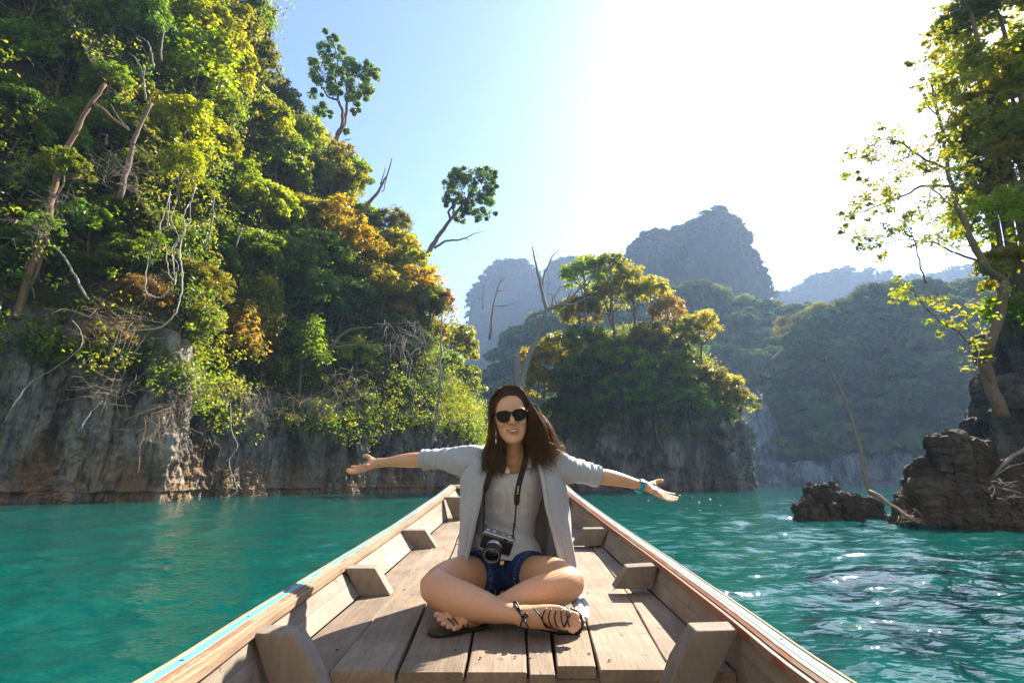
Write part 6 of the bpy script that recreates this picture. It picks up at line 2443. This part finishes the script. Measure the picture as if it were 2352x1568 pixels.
# right foot: the sole stands behind the foot, turned away from the lens
heel, toe = W(1190, 1412, 1.845), W(1340, 1431, 1.835)
sd = Vector((.02, -.22, 1)).normalized()
stR = []
for (u0, u1) in ((1254, 1248), (1266, 1262), (1279, 1276), (1291, 1291), (1303, 1305)):
    f = (u0 - 1240) / 70
    stR.append(([(u0 + 9, 1391 + 4 * f, 1.80), (u0 - 1, 1398 + 4 * f, 1.763), (u1 - 2, 1416 + 3 * f, 1.752), (u1 + 2, 1433 + 3 * f, 1.757), (u1 + 8, 1440 + 2 * f, 1.78)], .0024))
stR.append(([(1226, 1396, 1.775), (1238, 1410, 1.757), (1250, 1430, 1.757), (1262, 1441, 1.775)], .0024))
stR.append(([(1256, 1440, 1.77), (1276, 1444, 1.758), (1296, 1449, 1.757), (1310, 1446, 1.765)], .0024))
stR.append(([(1308, 1396, 1.79), (1309, 1409, 1.762), (1302, 1424, 1.755), (1296, 1440, 1.765)], .0024))
# ankle wraps and the tie
for k, (du, dv) in enumerate(((0, 0), (4, 3), (8, 7))):
    stR.append(([(1180 + du, 1386 + dv * .5, 1.812), (1187 + du, 1398 + dv, 1.776), (1197 + du, 1413 + dv, 1.766), (1203 + du, 1432 + dv * .6, 1.785), (1200 + du, 1437, 1.81)], .0026))
for k, q in enumerate(([(1200, 1416, 1.762), (1208, 1408, 1.752), (1211, 1414, 1.75), (1202, 1420, 1.755), (1197, 1432, 1.75), (1195, 1440, 1.755)],
                       [(1203, 1418, 1.758), (1208, 1430, 1.746), (1216, 1445, 1.735), (1217, 1457, 1.73)],
                       [(1198, 1412, 1.764), (1192, 1400, 1.772), (1183, 1390, 1.782), (1180, 1384, 1.80), (1186, 1382, 1.795), (1196, 1402, 1.764)])):
    stR.append((q, .003))
sandal(sole_outline(heel, toe, sd, .047), (-.1, 1, .25), stR)
heel, toe = on_deck(1110, 1432), on_deck(990, 1440)
heel.y, toe.y = 1.925, 1.835
heel = Vector((heel.x + .01, 1.93, deckZ(1.93) + .006)); toe = Vector((W(986, 1430, 1.85).x, 1.835, deckZ(1.84) + .006))
dd = (toe - heel).normalized()
stL = [([(1028 + k * 12, 1420 - k, 1.862 + k * .008), (1030 + k * 12, 1421, 1.845 + k * .006), (1040 + k * 11, 1430, 1.832 + k * .008), (1044 + k * 11, 1443, 1.83 + k * .008)], .0023) for k in range(4)]
stL.append(([(1120, 1362, 1.90), (1122, 1352, 1.93), (1130, 1348, 1.96), (1137, 1356, 1.965), (1137, 1368, 1.95)], .0026))
sandal(sole_outline(heel, toe, Vector((-dd.y, dd.x, 0)), .046), (0, 0, 1), stL)

# ================================================================== what she wears and carries
inv_of = lambda o: Matrix.Translation(-Vector(o.location))
# ---- sunglasses
def sunglasses():
    e = empty('sunglasses', H(0, -.094, .110), 'black rounded sunglasses with dark lenses on the face of the woman', 'sunglasses')
    lens = NT('dark_lens', .08, .12)
    lens.color((.012, .010, .009))
    fr = plain('black_acetate', (.008, .007, .007), .3, .25)

    def outline(s, grow, m=28):
        pts = []
        for k in range(m):
            th = 2 * math.pi * k / m
            c, s_ = math.cos(th), math.sin(th)
            x = .0275 * math.copysign(abs(c) ** .8, c)
            z = .0235 * math.copysign(abs(s_) ** .85, s_)
            if z > 0: z *= .78
            x *= 1 - .10 * (z < 0) * abs(z) / .0235
            if x * s > 0 and z > 0: z += .0045 * (x * s / .0275) ** 2
            pts.append((.89 * (x * (1 + grow / .0275) + s * .0335), .93 * z * (1 + grow / .0235) + .1085))
        return pts

    for s in (-1, 1):
        o1, o0 = outline(s, .0045), outline(s, -.0005)
        yb = lambda x: -.0975 + 4.6 * x * x
        mb = MB()
        m = len(o1)
        vs_ = [H(x, yb(x), z) for x, z in o0] + [H(x, yb(x), z) for x, z in o1] + [H(x, yb(x) + .004, z) for x, z in o1] + [H(x, yb(x) + .004, z) for x, z in o0]
        fs_ = []
        for a, b in ((0, 1), (1, 2), (2, 3), (3, 0)):
            for k in range(m):
                k2 = (k + 1) % m
                fs_.append((a * m + k, a * m + k2, b * m + k2, b * m + k))
        mb.add(vs_, fs_)
        mb.build('frame', fr, e, True, .0006)
        mb = MB()
        vs_ = [H(s * .0298, yb(.0298) + .0008, .1085)] + [H(x, yb(x) + .002, z) for x, z in o0]
        mb.add(vs_, [(0, 1 + k, 1 + (k + 1) % m) for k in range(m)])
        mb.build('lens', lens.m, e)
        mb = MB()
        mb.tube([H(s * .0585, -.0815, .118), H(s * .0690, -.055, .117), H(s * .0735, -.01, .113), H(s * .0735, .02, .104)], [.0032, .003, .0026, .0025], 8)
        mb.build('temple', fr, e)
    mb = MB()
    mb.tube([H(-.009, -.0985, .1165), H(0, -.1015, .1185), H(.009, -.0985, .1165)], [.0035, .003, .0035], 8)
    mb.build('bridge', fr, e)


sunglasses()

# ---- necklace and earring
def jewellery():
    e = empty('necklace', W(1165, 1076, 2.115), 'thin gold necklace with a pale triangular pendant at the neckline', 'necklace')
    mb = MB()
    mb.tube([W(*p) for p in crom([(1150, 1040, 2.135), (1155, 1058, 2.122), (1165, 1068, 2.115), (1176, 1069, 2.112), (1188, 1062, 2.118), (1196, 1046, 2.132)], 8)], .0010, 6)
    mb.build('chain', M['gold'], e)
    tri = [(1165, 1070), (1160, 1079), (1159.5, 1085.5), (1165.5, 1087), (1171, 1086), (1170, 1079)]
    mb = MB()
    mb.tube([W(u, v, 2.103) for u, v in tri + tri[:2]], .0012, 6)
    mb.build('pendant_frame', M['gold'], e)
    mb = MB()
    q = [W(u, v, 2.104) for u, v in tri]
    mb.add(q + [p + Vector((0, .003, 0)) for p in q], [tuple(range(6)), tuple(range(11, 5, -1))] + [(i, i + 6, (i + 1) % 6 + 6, (i + 1) % 6) for i in range(6)])
    mb.build('pendant_stone', plain('pale_stone', (.72, .70, .68), .2, .5), e, False)
    mb = MB()
    mb.tube([W(*p) for p in ((1139.5, 986, 2.035), (1139, 998, 2.033), (1139.3, 1005, 2.033))], .0008, 6)
    mb.tube([W(*p) for p in ((1139.3, 1005, 2.033), (1139.2, 1013, 2.033), (1139.2, 1019, 2.033))], [.001, .0024, .0012], 8)
    tag(mb.build('earring', M['silver']), 'thin dangling silver earring in front of the dark hair', 'earring')


jewellery()


# ---- wristwatch
def watch():
    c = W(1471, 1113.5, 2.32)
    d = (W(1482, 1116, 2.325) - W(1460, 1111, 2.315)).normalized()
    e = empty('wristwatch', c, 'teal plastic wristwatch on the outstretched wrist at right', 'watch')
    k = NT('teal_plastic', .3, .5)
    k.color((.010, .235, .345))
    mb = MB()
    a = (Vector((0, 0, 1)) - d * d.z).normalized()
    b = d.cross(a)
    vs_, fs_ = [], []
    n = 36
    for (h, r_) in ((-.0105, .0225), (-.0105, .0250), (-.006, .0262), (.006, .0262), (.0105, .0250), (.0105, .0225)):
        for i in range(n):
            an = 2 * math.pi * i / n
            vs_.append(c + d * h + a * math.cos(an) * (r_ + .0008) + b * math.sin(an) * r_)
    for j in range(6):
        for i in range(n):
            fs_.append((j * n + i, j * n + (i + 1) % n, ((j + 1) % 6) * n + (i + 1) % n, ((j + 1) % 6) * n + i))
    mb.add(vs_, fs_)
    mb.build('band', k.m, e)
    Mx = Matrix((b, d, a)).transposed()
    for t, h in ((.85, .005), (.35, .0045), (.6, .004)):
        mb = MB()
        nn = (a * math.sin(t) + Vector((0, -1, 0)) * math.cos(t)).normalized()
        nn = (nn - d * nn.dot(d)).normalized()
        mx = Matrix((nn.cross(d), d, nn)).transposed()
        mb.box(c + nn * .0272, (.004, .024, h), mx)
        mb.build('band_keeper', k.m, e, False, .001)
    nn = (-a * .9 + Vector((0, .3, 0)))
    nn = (nn - d * nn.dot(d)).normalized()
    mb = MB()
    mb.lathe([(.017, .022), (.019, .026), (.0185, .032), (.014, .0335), (.001, .0338)], c, nn, 28)
    kk = NT('teal_glass', .12, .6)
    kk.color((.02, .33, .36))
    mb.build('watch_case', kk.m, e)


watch()


# ---- the camera round her neck
def still_camera():
    Yc = 2.075
    c = W(1142, 1244, Yc)
    e = empty('photo_camera', c, 'silver and black compact camera hanging at her waist on a black neck strap', 'camera')
    x = (W(1176, 1247, Yc) - W(1110, 1226, Yc)).normalized()
    f = Vector((-.10, -.86, -.42))
    f = (f - x * f.dot(x)).normalized()          # where the lens points
    z = x.cross(-f).normalized()
    if z.z < 0: z = -z
    Mx = Matrix((x, -f, z)).transposed()
    L = lambda a, b, h: c + x * a + f * b + z * h
    sil = plain('camera_silver', (.42, .43, .45), .32, .5, .9)
    blk = plain('camera_leatherette', (.014, .014, .015), .6, .3)
    gl = NT('lens_glass', .05, .7)
    gl.color((.006, .006, .012))

    def box(nm, a, b, h, s, mat, bev=.003):
        mb = MB()
        mb.box(L(a, b, h), s, Mx)
        return mb.build(nm, mat, e, False, bev)

    box('body', 0, 0, -.004, (.120, .034, .058), blk, .006)
    box('top_plate', 0, .0005, .031, (.120, .036, .016), sil, .004)
    box('bottom_plate', 0, .0005, -.035, (.118, .035, .005), sil, .002)
    box('viewfinder_window', .028, .0185, .031, (.014, .003, .009), blk, .001)
    for a, r_, h in ((-.045, .0085, .004), (-.020, .0095, .0045), (.016, .006, .003), (.040, .0085, .0025)):
        mb = MB()
        mb.lathe([(r_, .038), (r_, .038 + h), (r_ * .85, .040 + h), (.001, .040 + h)], c + x * a, z, 20)
        mb.build('dial', sil, e)
    mb = MB()
    lc = L(-.006, .016, -.010)
    mb.lathe([(.031, 0), (.031, .012), (.0285, .014), (.0285, .026)], lc, f, 32)
    mb.build('lens_mount', sil, e)
    mb = MB()
    mb.lathe([(.0300, .0255), (.0325, .028), (.0325, .040), (.0315, .041), (.0315, .047), (.0335, .049), (.0335, .060), (.0315, .062), (.0265, .0615), (.0235, .052)], lc, f, 36, cap=False)
    mb.build('lens_barrel', plain('lens_black', (.012, .012, .012), .35, .5), e)
    mb = MB()
    mb.lathe([(.024, .0525), (.018, .056), (.010, .058), (.001, .0585)], lc, f, 32)
    mb.build('front_glass', gl.m, e)
    mb = MB()
    mb.lathe([(.0272, .0622), (.0282, .0624), (.0282, .0628), (.0272, .0628)], lc, f, 36, cap=False)
    mb.build('lens_marking', plain('faded_white_print', (.55, .55, .52), .5), e)
    # neck strap: wide webbing above, thin cord below
    lugL, lugR = L(-.061, .004, .026), L(.061, .004, .026)
    blk2 = plain('strap_webbing', (.012, .012, .013), .7, .3)

    def band(nm, pts, w, t, mat=blk2):
        q = [Vector(p) for p in crom(pts, 7)]
        mb = MB()
        vs_, fs_ = [], []
        m = len(q)
        for i, p in enumerate(q):
            tg = (q[min(i + 1, m - 1)] - q[max(i - 1, 0)]).normalized()
            sd = tg.cross(Vector((0, -1, 0))).normalized()
            nr = sd.cross(tg).normalized()
            ww = w[0] + (w[1] - w[0]) * max(0, (i / (m - 1) - .88) / .12)
            for a, b in ((-1, -1), (1, -1), (1, 1), (-1, 1)):
                vs_.append(p + sd * ww * a / 2 + nr * t * b / 2)
        for i in range(m - 1):
            for k_ in range(4):
                fs_.append((i * 4 + k_, i * 4 + (k_ + 1) % 4, (i + 1) * 4 + (k_ + 1) % 4, (i + 1) * 4 + k_))
        fs_ += [(3, 2, 1, 0), tuple((m - 1) * 4 + k_ for k_ in range(4))]
        mb.add(vs_, fs_)
        return mb.build(nm, mat, e, False), q

    band('neck_strap', [tuple(W(*p)) for p in ((1150, 1012, 2.19), (1143, 1034, 2.105), (1136, 1060, 2.075), (1128, 1084, 2.065), (1119, 1110, 2.062), (1114, 1128, 2.07))], (.022, .010), .002)
    o, q = band('neck_strap', [tuple(W(*p)) for p in ((1208, 1012, 2.19), (1210, 1030, 2.11), (1207, 1050, 2.08), (1202, 1074, 2.068), (1194, 1104, 2.058), (1189, 1128, 2.055), (1187, 1150, 2.062), (1185.5, 1160, 2.07))], (.0225, .010), .002)
    for nm, pts in (('strap_cord', [tuple(W(*p)) for p in ((1114, 1126, 2.07), (1112.5, 1150, 2.08), (1111.5, 1180, 2.085), (1110, 1200, 2.085))] + [tuple(lugL)]),
                    ('strap_cord', [tuple(W(*p)) for p in ((1185.5, 1158, 2.07), (1184, 1180, 2.075), (1182, 1205, 2.075), (1179, 1222, 2.07))] + [tuple(lugR)])):
        band(nm, pts, (.0068, .0068), .002)
    for p in ((1110.5, 1192, 2.08), (1181.5, 1206, 2.07)):
        mb = MB()
        mb.box(W(*p), (.010, .006, .018))
        mb.build('strap_buckle', blk, e, False, .0015)
    mb = MB()
    mb.tube([W(*p) for p in ((1109, 1192, 2.075), (1112, 1203, 2.07), (1119, 1207, 2.068))], .0022, 6)
    mb.build('strap_end', blk2, e)
    # the maker's lettering woven on the strap, reading downwards
    cu = bpy.data.curves.new('strap_print', 'FONT')
    cu.body = 'FUJIFILM'
    cu.size = .0085
    cu.extrude = .0001
    cu.align_x, cu.align_y = 'CENTER', 'CENTER'
    tmp = bpy.data.objects.new('tmp', cu)
    COL.objects.link(tmp)
    me = bpy.data.meshes.new_from_object(tmp.evaluated_get(bpy.context.evaluated_depsgraph_get()))
    bpy.data.objects.remove(tmp)
    i = min(range(1, len(q) - 1), key=lambda j: abs(q[j].z - W(1189, 1124, 2.056).z))
    t = (q[i + 1] - q[i - 1]).normalized()
    up = Vector((1, 0, 0)) - t * t.x
    up = up.normalized()
    nr = t.cross(up).normalized()
    if nr.y > 0: nr, up = -nr, up
    Mt = Matrix((t, nr.cross(t), nr)).transposed().to_4x4()
    Mt.translation = q[i] + nr * .0016
    me.transform(Mt)
    link('strap_print', me, plain('white_print', (.75, .75, .75), .6), e)


still_camera()

# ------------------------------------------------------------------ haze
def build_haze():
    mb = MB()
    mb.box((0, 210, 153.0), (1500, 1380, 320))
    m = bpy.data.materials.new('haze')
    m.use_nodes = True
    t = m.node_tree
    t.nodes.clear()
    pv = t.nodes.new('ShaderNodeVolumePrincipled')
    pv.inputs['Color'].default_value = HAZE_COLOR + (1,)
    pv.inputs['Density'].default_value = HAZE_DENSITY
    pv.inputs['Anisotropy'].default_value = HAZE_G
    out = t.nodes.new('ShaderNodeOutputMaterial')
    t.links.new(pv.outputs[0], out.inputs['Volume'])
    o = mb.build('haze', m, smooth=False)
    tag(o, kind='stuff')


build_haze()
